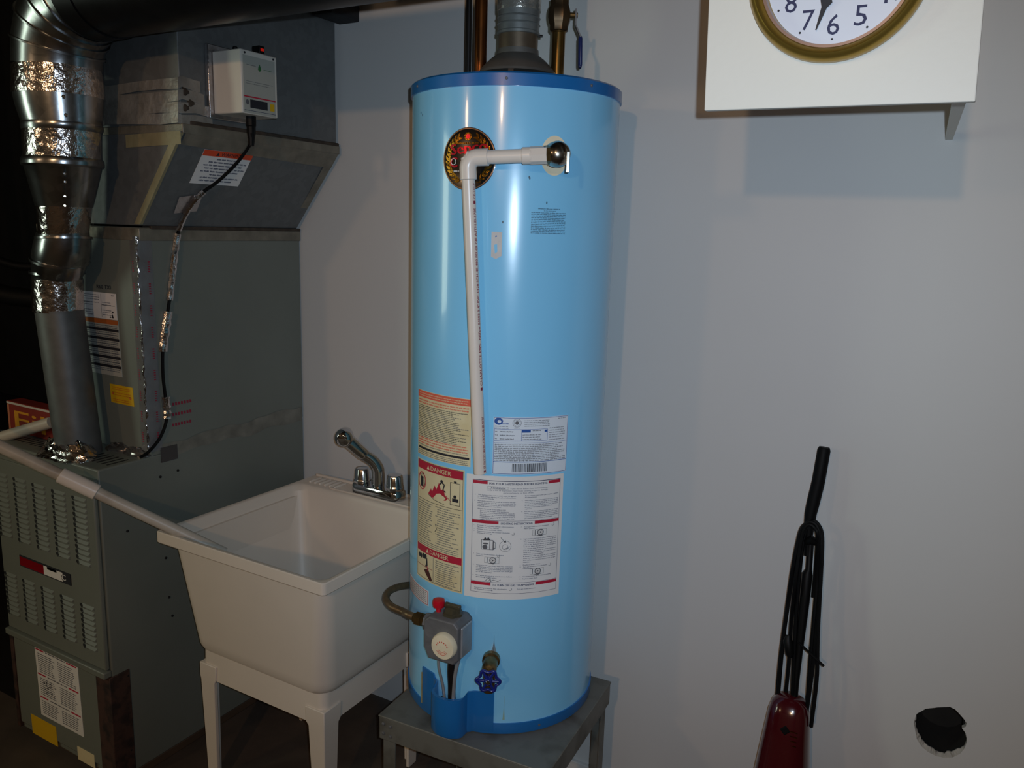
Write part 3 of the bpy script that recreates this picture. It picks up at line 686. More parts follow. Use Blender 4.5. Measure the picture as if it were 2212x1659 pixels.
# back ledge rails and soap-dish ridges
b = B()
b.box((X0 + .01, Y1 - .012, .800), (X1 - .01, Y1 - .004, .8085)); b.box((-1.53, 1.662, .800), (X1 - .012, 1.668, .8055)); b.build('ledge_rail', M_sink, sink, bevel=.002)
for k in range(6):
    x = -1.618 + k * .019
    B().box((x, 1.672, .800), (x + .006, 1.722, .8065), M=None).build('soap_ridge', M_sink, sink, bevel=.002)
b = B()                                     # apron
lo = [rr(-1.594, -1.184, 1.258, 1.622, .02, .490), rr(-1.596, -1.182, 1.256, 1.624, .02, .400)]
li = [rr(-1.584, -1.194, 1.268, 1.612, .012, .400), rr(-1.582, -1.196, 1.270, 1.610, .012, .490)]
b.loft(lo + li, cap0=False, cap1=False).build('apron', M_sink, sink, smooth=40)
SLZ = EYE.z - EYE.z / 1.060
for sx, sy in ((-1, -1), (1, -1), (1, 1), (-1, 1)):
    xc = -1.389 + sx * .2095; yc = 1.440 + sy * .1865
    L = []
    for z, w, ins in ((.440, .060, -.001), (.402, .058, -.001), (.392, .050, 0), (SLZ, .034, .006)):
        x = xc - sx * ins; y = yc - sy * ins; t = .010
        L.append([Vector((x - sx * a * 1.0, y - sy * c, z)) for a, c in ((0, 0), (w, 0), (w, t), (t, t), (t, w), (0, w))])
    B().loft(L).build('leg', M_sink, sink, smooth=30, bevel=.002)
fa = thing('faucet', 'chrome two-knob faucet with raised spout on the sink ledge', 'faucet', (-1.385, 1.70, .802))
fb_ = Vector((-1.383, 1.702, .802))
b = B(); lo = [rrect(fb_.x, fb_.y, w, d, r, fb_.z + z, 6) for z, w, d, r in ((0, .174, .056, .027), (.019, .174, .056, .027), (.025, .166, .048, .023), (.026, .12, .03, .014))]
b.loft(lo).build('base_plate', M_chrome, fa, smooth=40)
for sx in (-1, 1):
    B().lathe([(.0235, .0205), (.0245, .0225), (.0245, .03), (.0235, .032), (.0225, .034), (.0205, .060), (.018, .064), (.006, .066)], fb_ + Vector((sx * .058, 0, .004)), (0, 0, 1), 36, lobes=lambda a: 1 + .03 * math.cos(9 * a)).build('knob', M_chrome, fa)
sp0 = fb_ + Vector((0, 0, .018))
spt = [sp0, sp0 + Vector((0, 0, .01)), sp0 + Vector((0, 0, .05)), sp0 + Vector((-.004, -.003, .066)), sp0 + Vector((-.014, -.010, .082)), sp0 + Vector((-.03, -.022, .096))]
hd = pt(744, 945, 0); hd = ony(744, 944, 1.63)
dirn = (hd - spt[-1]).normalized()
spt += [spt[-1] + dirn * .004]
B().tube(smoothpath(spt, 5), .0172, 20).build('spout_base', M_chrome, fa)
b = B(); b.tube([spt[-1], spt[-1] + dirn * .003, hd - dirn * .02, hd - dirn * .004, hd + dirn * .008], [.0182, .0192, .0192, .0185, .010], 20); b.build('spout_arm', M_chrome, fa)
dn = (EYE - hd); dn.z *= .3; dn = (dn.normalized() + Vector((-.25, 0, -.35))).normalized()
B().lathe([(.012, -.026), (.020, -.020), (.0255, -.004), (.0255, .007), (.0225, .016), (.015, .022), (.004, .024)], hd, dn, 28).build('spray_head', M_chrome, fa, smooth=60)

# ------------------------------------------------------------------ steel stand under the heater
st = thing('steel_stand', 'grey painted steel stand carrying the blue water heater', 'stand', (-.89, 1.58, 0))
Zt = .403; ang = math.radians(3.6)
FLc = Vector((-1.106, 1.362)); ux = Vector((math.cos(ang), math.sin(ang))); uy = Vector((-math.sin(ang), math.cos(ang)))
SW, SD = .438, .405
def sp(a, c, z): p = FLc + ux * a + uy * c; return Vector((p.x, p.y, z))
def sbox(a0, a1, c0, c1, z0, z1): return [[sp(a, c, z) for a, c in ((a0, c0), (a1, c0), (a1, c1), (a0, c1))] for z in (z0, z1)]
B().loft(sbox(-.002, SW + .002, -.002, SD + .002, Zt - .004, Zt)).build('top_plate', M_table, st, bevel=.002)
for a0, a1, c0, c1 in ((0, SW, 0, .006), (0, SW, SD - .006, SD), (0, .006, .006, SD - .006), (SW - .006, SW, .006, SD - .006)):
    B().loft(sbox(a0, a1, c0, c1, Zt - .062, Zt - .004)).build('apron', M_table, st, bevel=.0015)
for sa in (0, 1):
    for sc in (0, 1):
        L = []
        for z in (0, Zt - .05):
            loop = []
            for a, c in ((0, 0), (.034, 0), (.034, .004), (.004, .004), (.004, .034), (0, .034)):
                aa = (.007 + a) if sa == 0 else SW - .007 - a; cc2 = (.007 + c) if sc == 0 else SD - .007 - c
                loop.append(sp(aa, cc2, z))
            L.append(loop)
        B().loft(L).build('leg', M_table, st, smooth=0, bevel=.001)
for a, z in ((.012, Zt - .02), (.012, Zt - .045), (.032, Zt - .022), (.032, Zt - .048)):
    B().lathe([(.004, -.001), (.004, .002), (.002, .003)], sp(a, 0, z), (-uy.x * -1 * -1, -uy.y, 0), 10).build('rivet', M_alu, st)

# ------------------------------------------------------------------ the water heater
wh = thing('water_heater', 'tall pale blue tank water heater with dark blue top and bottom bands', 'water heater', (TC.x, TC.y, TZ0))
SEG = 128
B().lathe([(TR, TZ0 + .018), (TR, TZ1 - .022)], (TC.x, TC.y, 0), (0, 0, 1), SEG).build('jacket', M_blue, wh)
B().lathe([(TR - .01, TZ1 - .027), (TR + .0035, TZ1 - .027), (TR + .0035, TZ1 - .004), (TR - .001, TZ1), (.09, TZ1 + .004), (.02, TZ1 + .005)], (TC.x, TC.y, 0), (0, 0, 1), SEG).build('lid', M_dblue, wh)['label'] = 'dark blue lid'
B().lathe([(.05, TZ0), (TR + .002, TZ0), (TR + .003, TZ0 + .002), (TR + .003, TZ0 + .026), (TR - .006, TZ0 + .027)], (TC.x, TC.y, 0), (0, 0, 1), SEG).build('base_ring', M_dblue, wh)['label'] = 'dark blue bottom band'
for a in (-63, 40, -5):
    B().lathe([(.003, -.001), (.003, .0015), (.0015, .0025)], tk(a, TZ1 - .014, TR + .0035), tk(a, 0, 1) - tk(a, 0, 0), 8).build('screw', M_alu, wh)
for a, z in ((24, .418),):
    B().lathe([(.003, -.001), (.003, .0015)], tk(a, z, TR + .003), tk(a, 0, 1) - tk(a, 0, 0), 8).build('screw', M_alu, wh)
# burner compartment cover with the bulging pocket
def cover():
    b = B(); A = [-51 + k * (48.4 / 44) for k in range(45)]; outer = []; N = len(A)
    def bul(a):
        t = (a + 26.5) / 9.5
        return .050 * (1 - max(0, abs(t)) ** 2.6) ** .5 if abs(t) < 1 else 0
    def blend(a):
        t = (a + 26.5) / 9.5; return .010 * math.exp(-((abs(t) - 1) / .25) ** 2)
    rows = []
    for z in (TZ0 + .001, TZ0 + .008, .46, .503, .509):
        sh = -.004 if z == TZ0 + .001 else 0
        row = []
        for a in A:
            top = z
            if z > .5: top = z + (.010 if a < -40 else 0) - (.006 if abs((a + 26.5) / 9.5) < 1 else 0)
            row.append(tk(a, top, TR + .0045 + max(bul(a), 0) + blend(a) + sh))
        rows.append(row)
    inner = [[tk(a, (p.z if True else 0), TR + .0005 + max(bul(a) - .004, 0) + blend(a) * .8) for a, p in zip(A, row)] for row in (rows[-1],)]
    mid = [[tk(a, z, TR + .0005 + max(bul(a) - .004, 0)) for a in A] for z in (.44,)]
    allr = rows + inner + mid
    vs = [p for r in allr for p in r]; fs = []
    for k in range(len(allr) - 1):
        for i in range(N - 1): fs.append((k * N + i, k * N + i + 1, (k + 1) * N + i + 1, (k + 1) * N + i))
    b.add(vs, fs)
    bot = [tk(a, TZ0 + .001, TR) for a in A]; tp = rows[0]
    b.add(bot + tp, [(i, i + 1, N + i + 1, N + i) for i in range(N - 1)])
    for idx in (0, N - 1):
        b.add([allr[k][idx] for k in range(len(rows))] + [tk(A[idx], allr[len(rows) - 1][idx].z, TR), tk(A[idx], TZ0, TR)], [tuple(range(len(rows) + 2))])
    o = b.build('burner_cover', M_dblue, wh, smooth=40); o['label'] = 'dark blue burner cover with round pocket'
    d = B(); d.add([tk(a, .47, TR + .001) for a in range(-35, -17)] + [tk(a, .47, TR + max(bul(a) - .002, .001)) for a in range(-35, -17)], [(i, i + 1, 19 + i, 18 + i) for i in range(17)])
    d.build('pocket_floor', M_cabd, wh)
cover()
B().box((-.0015, -.001, 0), (.0015, .001, .08), M=Matrix.Translation(tk(-51, .425, TR + .005))).build('rust_streak', M_stain, wh)
# labels
l1, fn = tank_sheet('warning_label', -60.2, 1.187, .166, .150, M_labely, wh)
l1['label'] = 'yellowed notice with salmon print'
s = Sheet(fn); s.rect(1, 1, 165, 16, M_inks)
for v in (5, 10): s.words(8, v, 158, 2.5, M_labely)
for v in (20, 26): s.words(4, v, 160, 3.6, M_inks)
for k in range(22):
    v = 33 + k * 3.9
    if v < 106: s.words(3, v, rnd.uniform(120, 163), 2.3, M_ink if k % 5 < 3 else M_inkg)
for v in (106, 112, 118): s.words(3, v, 160, 3.8, M_inks)
s.rect(6, 130, 163, 135, M_ink)
for v in (124, 138, 142, 146): s.words(3, v, 160, 2.2, M_inkg)
s.build(l1)
l2, fn = tank_sheet('danger_label', -60.0, 1.027, .152, .288, M_labely, wh, .0006)
l2['label'] = 'yellowed label with red danger headings'
s = Sheet(fn); s.frame(3, 2, 149, 284, .8, M_ink)
s.rect(3, 3, 149, 22, M_inkr); s.text('DANGER', 56, 18, 10, M_labely, w=62, bold=.5); s.poly([(42, 18), (47, 8), (52, 18)], M_labely)
s.ring(22, 50, 15, 2.6, M_inkr, rv=20); s.rect(16, 40, 28, 64, M_ink); s.line([(13, 36), (31, 66)], 2.6, M_inkr); s.line([(20, 40), (20, 33), (30, 34), (34, 60)], 1.6, M_ink)
s.poly([(48, 74), (58, 60), (62, 66), (70, 50), (76, 58), (84, 40), (90, 56), (98, 52), (102, 66), (110, 72), (104, 78), (60, 80)], M_inkr)
s.line([(86, 44), (92, 38), (100, 42), (96, 56), (104, 58)], 3, M_ink); s.disc(92, 36, 4, 4, M_ink); s.line([(48, 76), (70, 84), (100, 88)], 1.2, M_ink)
s.frame(116, 32, 142, 84, 1.2, M_ink); s.rect(126, 28, 133, 32, M_ink); s.rect(122, 68, 138, 76, M_ink); s.disc(129, 64, 4, 4, M_ink); s.line([(104, 66), (118, 76)], 1.4, M_inkr)
s.rect(3, 92, 149, 93, M_ink)
for k in range(17): s.words(8, 97 + k * 5.4, 8 + rnd.uniform(40, 56), 2.6, M_inkg)
for k in range(17): s.words(74 + (6 if k % 4 else 0), 97 + k * 5.4, rnd.uniform(122, 144), 2.6, M_inkg)
s.line([(74, 140), (78, 152), (73, 158)], 1.5, M_ink)
for k in range(3): s.words(8, 190 + k * 4.6, 142, 2.4, M_inkg)
s.rect(3, 204, 149, 221, M_inkr); s.text('DANGER', 56, 217, 10, M_labely, w=58, bold=.5); s.poly([(42, 218), (47, 208), (52, 218)], M_labely)
for u in (14, 22, 32, 40): s.disc(u, 232 - (u > 28) * 3, 4.4, 6, M_ink)
s.line([(30, 234), (44, 232), (46, 250), (40, 252)], 5, M_ink); s.line([(46, 250), (50, 262)], 2.2, M_inkr)
s.poly([(34, 262), (50, 256), (58, 268), (66, 281), (56, 283), (42, 272)], mat('dark_brown_ink', '#4a231c', .5)); s.rect(4, 254, 66, 255, M_inkp); s.rect(68, 222, 69, 284, M_inkg)
for k in range(12): s.words(76, 226 + k * 4.9, 76 + rnd.uniform(48, 68), 2.5, M_inkg)
s.build(l2)
l5, fn = tank_sheet('small_notice', -75, .716, .113, .038, M_label, wh)
l5['label'] = 'small white label with red border'
s = Sheet(fn); s.frame(2, 2, 111, 36, 1.2, M_inkr); [s.words(6, 6 + k * 4.5, 104, 2.2, M_inkg) for k in range(6)]; s.build(l5)
l4, fn = tank_sheet('lighting_label', -21.2, 1.022, .2217, .285, M_label, wh, .0008)
l4['label'] = 'white lighting instruction label with red bars'
s = Sheet(fn); s.frame(15, 10, 213, 271, .7, M_inkn)
for v, a, c, t, u, w in ((12, 48, 183, 'FOR YOUR SAFETY READ BEFORE LIGHTING', 52, 128), (102, 74, 154, 'LIGHTING INSTRUCTIONS', 79, 70), (246, 60, 161, 'TO TURN OFF GAS TO APPLIANCE', 64, 93)):
    s.rect(15, v, a, v + 7, M_inkr); s.rect(c, v, 213, v + 7, M_inkr); s.rect(15, v - 1.3, 213, v - .6, M_inkn); s.text(t, u, v + 7.2, 4.6, M_inkn, w=w, bold=.35)
s.frame(48, 23, 93, 29.5, .4, M_inkg); s.text('▲ WARNING ▲'.replace('▲', 'A'), 55, 28.4, 3.6, M_inkn, w=32, bold=.3)
s.text('If you do not follow these instructions ex-', 98, 28.2, 3, M_inkn, w=84); s.text('actly, a fire or explosion may result causing property damage,', 48, 33.2, 3, M_inkn, w=134); s.text('personal injury or loss of life.', 83, 38.2, 3, M_inkn, w=66)
def para(lines, u, v, w, dv=3.9, h=2.2, lead=None):
    if lead: s.text(lead, u - 7, v, h, M_inkn)
    full = max(len(t) for t in lines)
    for k, t in enumerate(lines):
        s.text(t, u, v + k * dv, h, M_inkn, w=w * (1 if len(t) > .85 * full else len(t) / full), bold=.16)
para(['This appliance has a pilot which must be lighted', 'by hand. When lighting the pilot, follow these', 'instructions exactly.'], 27, 45, 83, lead='A.')
para(['BEFORE LIGHTING smell all around the ap-', 'pliance area for gas. Be sure to smell next to', 'the floor because some gas is heavier than air', 'and will settle on the floor.'], 27, 59, 83, lead='B.')
para(['WHAT TO DO IF YOU SMELL GAS'], 27, 77, 62)
para(['Do not try to light any appliance.', 'Do not touch any electrical switch;', 'do not use any phone in your building.', 'Immediately call your gas supplier from a', "neighbor's phone. Follow the gas sup-", "plier's instructions."], 33, 81, 76)
para(['If you cannot reach your gas supplier, call the', 'fire department.'], 130, 44, 78)
para(['Use only your hand to push in or turn the gas', 'control knob. Never use tools. If the knob will', "not push in or turn by hand, don't try to repair", 'it, call a qualified service technician. Force or', 'attempted repair may result in a fire or', 'explosion.'], 130, 54.5, 78, lead='C.')
para(['Do not use this appliance if any part has been', 'under water. Immediately call a qualified ser-', 'vice technician to inspect the appliance and to', 'replace any part of the control system and any', 'gas control which has been under water.'], 130, 80, 78, lead='D.')
para(['STOP! Read the safety information', 'above on this label.'], 27, 115, 80, lead='1.'); para(['Remove outer and inner doors.'], 27, 123.5, 56, lead='2.'); para(['Turn temperature dial counter clockwise', 'to lowest setting.'], 27, 128.5, 72, lead='3.')
para(['Turn gas knob counter clockwise'], 27, 181, 60, lead='4.'); para(['position.'], 27, 185, 16)
para(['To purge the gas line, wait five minutes', 'to clear out any gas. If you then smell gas', 'STOP! Follow B in the safety information', 'above on this label. If you do not smell gas', 'go to the next step.'], 27, 207, 80, lead='5.')
para(['Find pilot, located at the burner; follow', 'the tubing to the pilot.'], 27, 231, 80, lead='6.')
para(['Turn gas knob counter clockwise'], 130, 115, 56, lead='7.'); para(['PILOT position.'], 130, 119, 24)
para(['Light match and hold to pilot. While holding', 'lighted match on pilot, push knob in all the', 'way. Hold for about one minute after the', 'pilot is lit. Release knob and it will pop', 'back up. Pilot should remain lit. If it goes', 'out, repeat steps 4 through 8.', 'If knob does not pop up when released,', 'stop and immediately call your service', 'technician or gas supplier.', 'If the pilot will not stay lit after several', 'tries, turn the gas knob clockwise to OFF', 'and call your service technician or gas', 'supplier.'], 130, 143, 76, dv=4.5, lead='8.')
para(['Replace inner door.'], 130, 203.5, 40, lead='9.'); para(['Turn gas knob counter clockwise'], 130, 208, 56, lead='10.'); para(['ON position.'], 130, 212, 22)
para(['Set temperature dial to desired setting.'], 130, 231, 66, lead='11.'); para(['Replace outer door.'], 130, 236, 34, lead='12.')
para(['Turn temperature dial clockwise', 'to lowest setting.'], 24, 260, 72); para(['Turn gas knob clockwise'], 118, 260, 42)
for u, v in ((106, 129), (76, 181), (196, 113), (192, 207), (104, 259)): s.ring(u, v, 3, .8, M_inkg, a0=-60, a1=150, n=8)
for u, v in ((62, 192), (165, 128), (162, 219)):
    s.frame(u - 16, v - 7, u + 16, v + 7, .5, M_inkg); s.rect(u - 11, v - 6, u - 9.5, v + 6, M_inkg); s.disc(u + 2, v, 7.5, 7.5, M_inkg); s.disc(u + 2, v, 5.6, 5.6, M_label); s.ring(u + 2, v, 4, .7, M_inkg); s.disc(u + 2, v, 2, 2, M_inkg); s.poly([(u - 8, v + 7), (u + 10, v + 7), (u + 3, v + 9.6)], M_inkg)
s.frame(38, 145, 64, 168, 1, M_inkg); s.poly([(42, 147), (46, 139), (50, 144), (53, 138), (58, 146)], M_ink); s.disc(46, 162, 5.5, 5, M_inkg); s.rect(56, 148, 57, 167, M_inkg); s.poly([(64, 147), (69, 150), (69, 164), (64, 168)], M_inkg); s.rect(65.5, 150, 68, 163, M_label); s.disc(47, 154, 6, 2, M_inkg)
s.ring(90, 158, 12.5, .6, M_inkg); s.ring(90, 160, 6, .6, M_inkg); s.line([(80, 138), (88, 147)], .8, M_ink); s.poly([(87, 149), (90, 143), (92, 149)], M_ink)
for k in range(4): s.line([(86 + k * 2, 166 - k), (100 - k, 158 + k * 2)], .5, M_inkg)
s.line([(48, 242), (56, 234), (62, 240), (58, 244), (66, 238), (76, 241), (82, 237)], 1.1, M_inkg); s.line([(54, 244), (60, 236)], 1, M_inkg)
s.build(l4)
l3, fn = tank_sheet('rating_label', -7.0, 1.1535, .169, .1265, M_labelb, wh, .0016)
l3['label'] = 'blue-bordered rating label with barcode'
s = Sheet(fn); s.frame(1, 1, 168, 125.5, .9, M_inkb); s.rect(1, 98, 168, 99.2, M_inkb)
s.disc(11, 9, 9, 8, M_inkb); s.disc(12.5, 9.5, 4, 3.4, M_labelb); s.rect(12, 7, 21, 9, M_inkb); s.text('ama', 17, 15.5, 5, M_inkb, w=15, bold=.4)
for v in (19, 23): s.words(3, v, 32, 2, M_inkg)
s.ring(50, 12, 9, .8, M_inkg); s.ring(50, 12, 6.5, .6, M_inkg); s.disc(50, 12, 4, 4, M_inkg); s.words(44, 22, 56, 2, M_inkg)
for v in (6, 10, 14, 18): s.words(66, v, 122, 2, M_inkg)
s.words(142, 4, 162, 2, M_inkg)
s.frame(2, 26, 118, 52, .7, M_inkb); s.rect(60, 26, 60.7, 52, M_inkb); s.rect(60, 27, 80, 33, M_inkb); s.rect(111, 28, 118, 33, M_inkb); s.words(84, 28, 104, 2.6, M_inkg)
for v in (30, 38, 46): s.words(4, v, 10, 2.4, M_inkg); s.words(14, v, 46, 2.8, M_inkg)
for v in (37, 42, 47): s.words(63, v, 104, 2.4, M_inkg)
for v in (24, 29, 34, 39, 44, 50): s.words(122, v, rnd.uniform(150, 164), 2.2, M_inkg)
s.rect(2, 56, 166, 56.6, M_inkb)
for k in range(8): s.words(4, 59 + k * 3.9, rnd.uniform(130, 164), 2.5, M_inkg)
for k in range(2): s.words(4, 90 + k * 4, 164, 2.8, M_inkg)
s.rect(88, 80, 89, 88, M_inkb)
u = 42
while u < 120:
    w = rnd.choice((.7, .7, 1.1, 1.7)); s.rect(u, 102, u + w, 121, M_ink); u += w + rnd.choice((.7, .9, 1.4))
s.build(l3)
# printed notice straight on the jacket, cream plate behind the relief valve, medallion
s = Sheet(on_tank(9.2, 1.590, .0002)); M_inkt = mat('faded_ink', '#3a5566', .5)
s.words(14, 0, 62, 2.4, M_inkt); s.words(26, 4.2, 52, 1.8, M_inkt)
for k in range(13): s.words(0, 8 + k * 3.4, 75, 2.2, M_inkt)
s.build(wh, 'printed_notice')
s = Sheet(on_tank(0, 0)); s.fn = lambda u, v, l: tk(20.2 + math.degrees(u / TR), 1.694 - v, TR + .0006 + l)
s.disc(0, 0, 30, 39, M_cream, 36); s.build(wh, 'cream_plate')['label'] = 'cream plate behind the relief valve'
s = Sheet(lambda u, v, l: tk(-10.6 + math.degrees(u / TR), 1.54 - v, TR + l)); s.poly([(0, 0), (22, 0), (22, 48), (10, 55), (0, 50)], M_peel); s.poly([(8, 8), (11, 7), (11, 10), (8, 11)], M_dblue); s.poly([(6, 26), (12, 24), (13, 40), (8, 44)], M_blue); s.build(wh, 'peeled_label')['label'] = 'pale peeled label residue'
s = Sheet(lambda u, v, l: tk(math.degrees(u / TR), -v, TR + l))
for a, z in ((7.8, 1.648), (17, 1.601), (7.5, 1.65), (-5, 1.56), (-60, 1.782), (-58, 1.777)): s.disc(math.radians(a) * TR * 1000, -z * 1000, 1.5, 3, M_inkt, 7)
s.build(wh, 'scratch')
med = Sheet(lambda u, v, l: tk(-24.0 + math.degrees(u / TR), 1.683 - v, TR + .0008 + l))
RU, RV = 60.5, 62.0
md_b = B(); n = 48; rings = []
for f, l in ((1.0, -.001), (1.0, .0012), (.97, .002), (.94, .0015), (.5, .0018)):
    rings.append([tk(-24.0 + math.degrees(f * RU / 1000 * math.cos(2 * math.pi * k / n) / TR), 1.683 + f * RV / 1000 * math.sin(2 * math.pi * k / n), TR + l) for k in range(n)])
md = md_b.loft(rings, cap0=False).build('medallion', M_medb, wh, smooth=50); md['label'] = 'round black and gold badge with red lettering'
med.lift = .0016
med.ring(0, 0, RU * .965, 2.2, mat('medallion_rim', '#8f6a50', .35, metal=.6), n=60, rv=RV * .965)
def leaf(u, v, a, l, w):
    c, q = math.cos(math.radians(a)), math.sin(math.radians(a))
    med.poly([(u + x * c - y * q, v + x * q + y * c) for x, y in ((0, 0), (l * .35, -w), (l * .75, -w * .7), (l, 0), (l * .75, w * .7), (l * .35, w))], M_medg)
for k in range(13):                         # gold wreath on both sides
    for sd in (-1, 1):
        a = math.radians(-58 + k * 10.4); r = 46
        u, v = sd * r * math.cos(a), r * math.sin(a) * 1.03
        base = math.degrees(a) if sd > 0 else 180 - math.degrees(a)
        leaf(u, v, base - sd * 62, 13, 2.6); leaf(u, v, base - sd * 118, 13, 2.6)
med.disc(0, -44, 8, 8, M_medg); med.disc(0, -44, 5, 5, M_medr); med.words(-30, -33, 30, 4, M_medg); med.lift += .0002
med.text('Sepco', -40, -8, 21, M_medr, w=82, bold=2.2, rot=-6)
med.lift += .0002
med.text('C', -42, 16, 20, M_medr, w=17, bold=2); med.ring(-33, 5, 6, 1.4, M_label)
med.words(-32, 22, -14, 4, M_label); med.rect(0, 28, 26, 44, M_medb); med.build(md)
# stains
def smear(name, a, z, w, h, m):
    s = Sheet(lambda u, v, l: tk(a + math.degrees(u / TR), z - v, TR + l + .0002))
    q = random.Random(int(z * 1e4)); pts = []
    for k in range(9): t = k / 8; pts.append((-w / 2 * t ** 2.5 + q.uniform(-.3, .3), h * t))
    for k in range(8, -1, -1): t = k / 8; pts.append((w / 2 * t ** 2.5 + .6 + q.uniform(-.3, .3), h * t))
    s.poly(pts, m); return s.build(wh, name)
smear('rust_stain', -3.6, .650, 20, 50, mat('grey_smudge', '#6f8797', .4)); smear('rust_stain', -3.9, .622, 8, 26, mat('brown_smudge', '#5c5650', .5))
smear('drip_stain', 3, .50, 5, 60, mat('yellow_drip', '#93b2a4', .4))
# relief valve and discharge pipe
a = 16.5; dax = (tk(a, 0, 1) - tk(a, 0, 0)).normalized()
vz = 1.692; vb = tk(a, vz, TR + .060)
rv = B().lathe([(.016, 0), (.019, .004), (.019, .02), (.016, .024), (.016, .03)], tk(a, vz, TR), dax, 6).build('relief_valve', M_brass, wh, smooth=20); rv['label'] = 'brass relief valve with lever'
B().lathe([(.004, -.034), (.014, -.032), (.021, -.022), (.0250, -.010), (.0250, .004), (.021, .016), (.012, .023), (.004, .025)], vb, dax, 28).build('valve_body', M_nickel, rv, smooth=60)
el = pt(1010, 341, .262); vl = pt(1179, 335, .288); dl = (el - vl).normalized()
B().tube([vb + Vector((0, 0, 0)), vb + (vl - vb) * .35, vb + (vl - vb) * .4, vl + dl * .004], [.016, .017, .0185, .0175], 8).build('outlet_nut', M_brass, rv, smooth=20)
lv = vb + dax * .023 + SIDE.to_3d() * .012
B().loft([[lv + Vector((0, 0, z)) + SIDE.to_3d() * x + dax * y for x, y in ((-.0035, 0), (.0035, 0), (.0035, .003), (-.0035, .003))] for z in (.004, -.036)]).build('lever', M_nickel, rv, bevel=.001)
pb = pt(1037, 1022, .262); pp = B()
dpipe = pp.tube([vl + dl * .03, el], .0134, 20).tube([el, pb], .0134, 20).build('discharge_pipe', M_pvc, wh); dpipe['label'] = 'white plastic discharge pipe with elbow'
dv_ = (pb - el).normalized()
B().tube([vl - dl * .004, vl - dl * .003, vl + dl * .030, vl + dl * .031], [.014, .0172, .0172, .0145], 8).build('adapter', M_pvc, dpipe, smooth=20)
B().tube([vl + dl * .026, vl + dl * .027, vl + dl * .045, vl + dl * .046], [.015, .0165, .0165, .015], 20).build('adapter', M_pvc, dpipe)
ep = [el - dl * .042, el - dl * .041, el - dl * .020] + [el - dl * .020 * (1 - math.sin(t)) + dv_ * .020 * (1 - math.cos(t)) for t in (math.pi * k / 16 for k in range(1, 8))] + [el + dv_ * .020, el + dv_ * .041, el + dv_ * .042]
B().tube(ep, [.0145] + [.0168] * (len(ep) - 2) + [.0145], 24).build('elbow', M_pvc, dpipe, smooth=50)
# print running up the pipe
vw = (EYE - (el + pb) / 2); vw = (vw - dv_ * vw.dot(dv_)).normalized(); sdv = dv_.cross(vw); sdv = sdv if sdv.dot(rgt) > 0 else -sdv
Lp = (pb - el).length
def on_pipe(u, v, l):                       # u up the pipe from its foot, v across
    an = .86 + v / .0134
    return pb - dv_ * u + (.0134 + l) * (math.cos(an) * vw + math.sin(an) * sdv)
s = Sheet(on_pipe); s.lift = .0003
s.rect(4, -3, 8, 3, M_inkp); s.text('CP-110-P EXT NSF PVC 1120 SCH 40 480 PSI 73F', 12, 2.6, 6.0, M_inkp, w=112, bold=.35)
s.rect(180, -3, 186, 3, M_inkp); s.text('CHARLOTTE PIPE', 190, 2.8, 6.2, M_inkp, w=88, bold=.5); s.text('NSFpw 04002 3-4" PVC 1120 SCH 40 480 PSI @ 73F ASTM D-1785', 286, 2.8, 6.0, M_inkp, w=262, bold=.35); s.rect(556, -3, 562, 3, M_inkp); s.text('CP-110-P', 566, 2.6, 5, M_inkp, w=30)
s.build(dpipe, 'pipe_print')
# gas control valve
ga = -26.5; gax = (tk(ga, 0, 1) - tk(ga, 0, 0)).normalized(); gsd = Vector((-gax.y, gax.x, 0)); gsd = gsd if gsd.dot(SIDE.to_3d()) > 0 else -gsd
G0 = tk(ga, .656, TR)
def gp(x, y, z): return G0 + gsd * x + gax * y + Vector((0, 0, z))
def gloop(y, pts): return [gp(x, y, z) for x, z in pts]
oct_ = [(-.044, -.030), (-.032, -.056), (.034, -.056), (.046, -.042), (.046, .034), (.034, .046), (-.030, .046), (-.044, .034)]
gv = B().loft([gloop(y, [(x * k, z * k) for x, z in oct_]) for y, k in ((-.005, .9), (.004, .95), (.006, 1), (.060, 1), (.066, .95))]).build('gas_valve', M_alu, wh, smooth=25, bevel=.002); gv['label'] = 'grey cast gas control valve'
B().loft([[gp(.046, y, z) for y, z in ((.01, -.040), (.056, -.040), (.056, .032), (.01, .032))], [gp(.050, y, z) for y, z in ((.012, -.038), (.054, -.038), (.054, .030), (.012, .030))]]).build('side_plate', M_alul, gv, bevel=.001)  # paler aluminium on the valve's right face
B().tube([gp(-.044, .03, .012), gp(-.058, .03, .012)], .020, 8).build('inlet_boss', M_alu, gv, smooth=15)
B().lathe([(.026, 0), (.030, .004), (.030, .014), (.0275, .018), (.012, .019)], gp(.014, .062, -.010), gax, 40).build('temperature_dial', M_cream, gv)['label'] = 'cream temperature dial'
dial = Sheet(lambda u, v, l: gp(.014 + u * .88, .081 + l, -.010 - v * .88)); dial.lift = .0012
for k in range(7):
    aa = math.radians(-155 + k * 21); dial.rect(17 * math.cos(aa) - 1.4, 17 * math.sin(aa) - 2 + 2, 17 * math.cos(aa) + 1.4, 17 * math.sin(aa) + 4, M_inks)
for r in (9, 12.5, 16): dial.ring(0, 3, r, 1.2, M_inks, a0=25, a1=155, n=12)
dial.build(gv, 'dial_print')
B().lathe([(.022, 0), (.022, .005), (.018, .007), (.017, .016), (.010, .018)], gp(.010, .030, .046), (0, 0, 1), 30, lobes=lambda t: 1 + .08 * math.cos(6 * t)).build('gas_knob', mat('bronze_plastic', '#46402f', .45, var=.15), gv)['label'] = 'black gas knob'
B().loft([[gp(.010 + x, .030 + y, z) for x, y in ((-.02, -.005), (.02, -.005), (.02, .005), (-.02, .005))] for z in (.060, .070)]).build('knob_grip', MATS['bronze_plastic'], gv, bevel=.002)
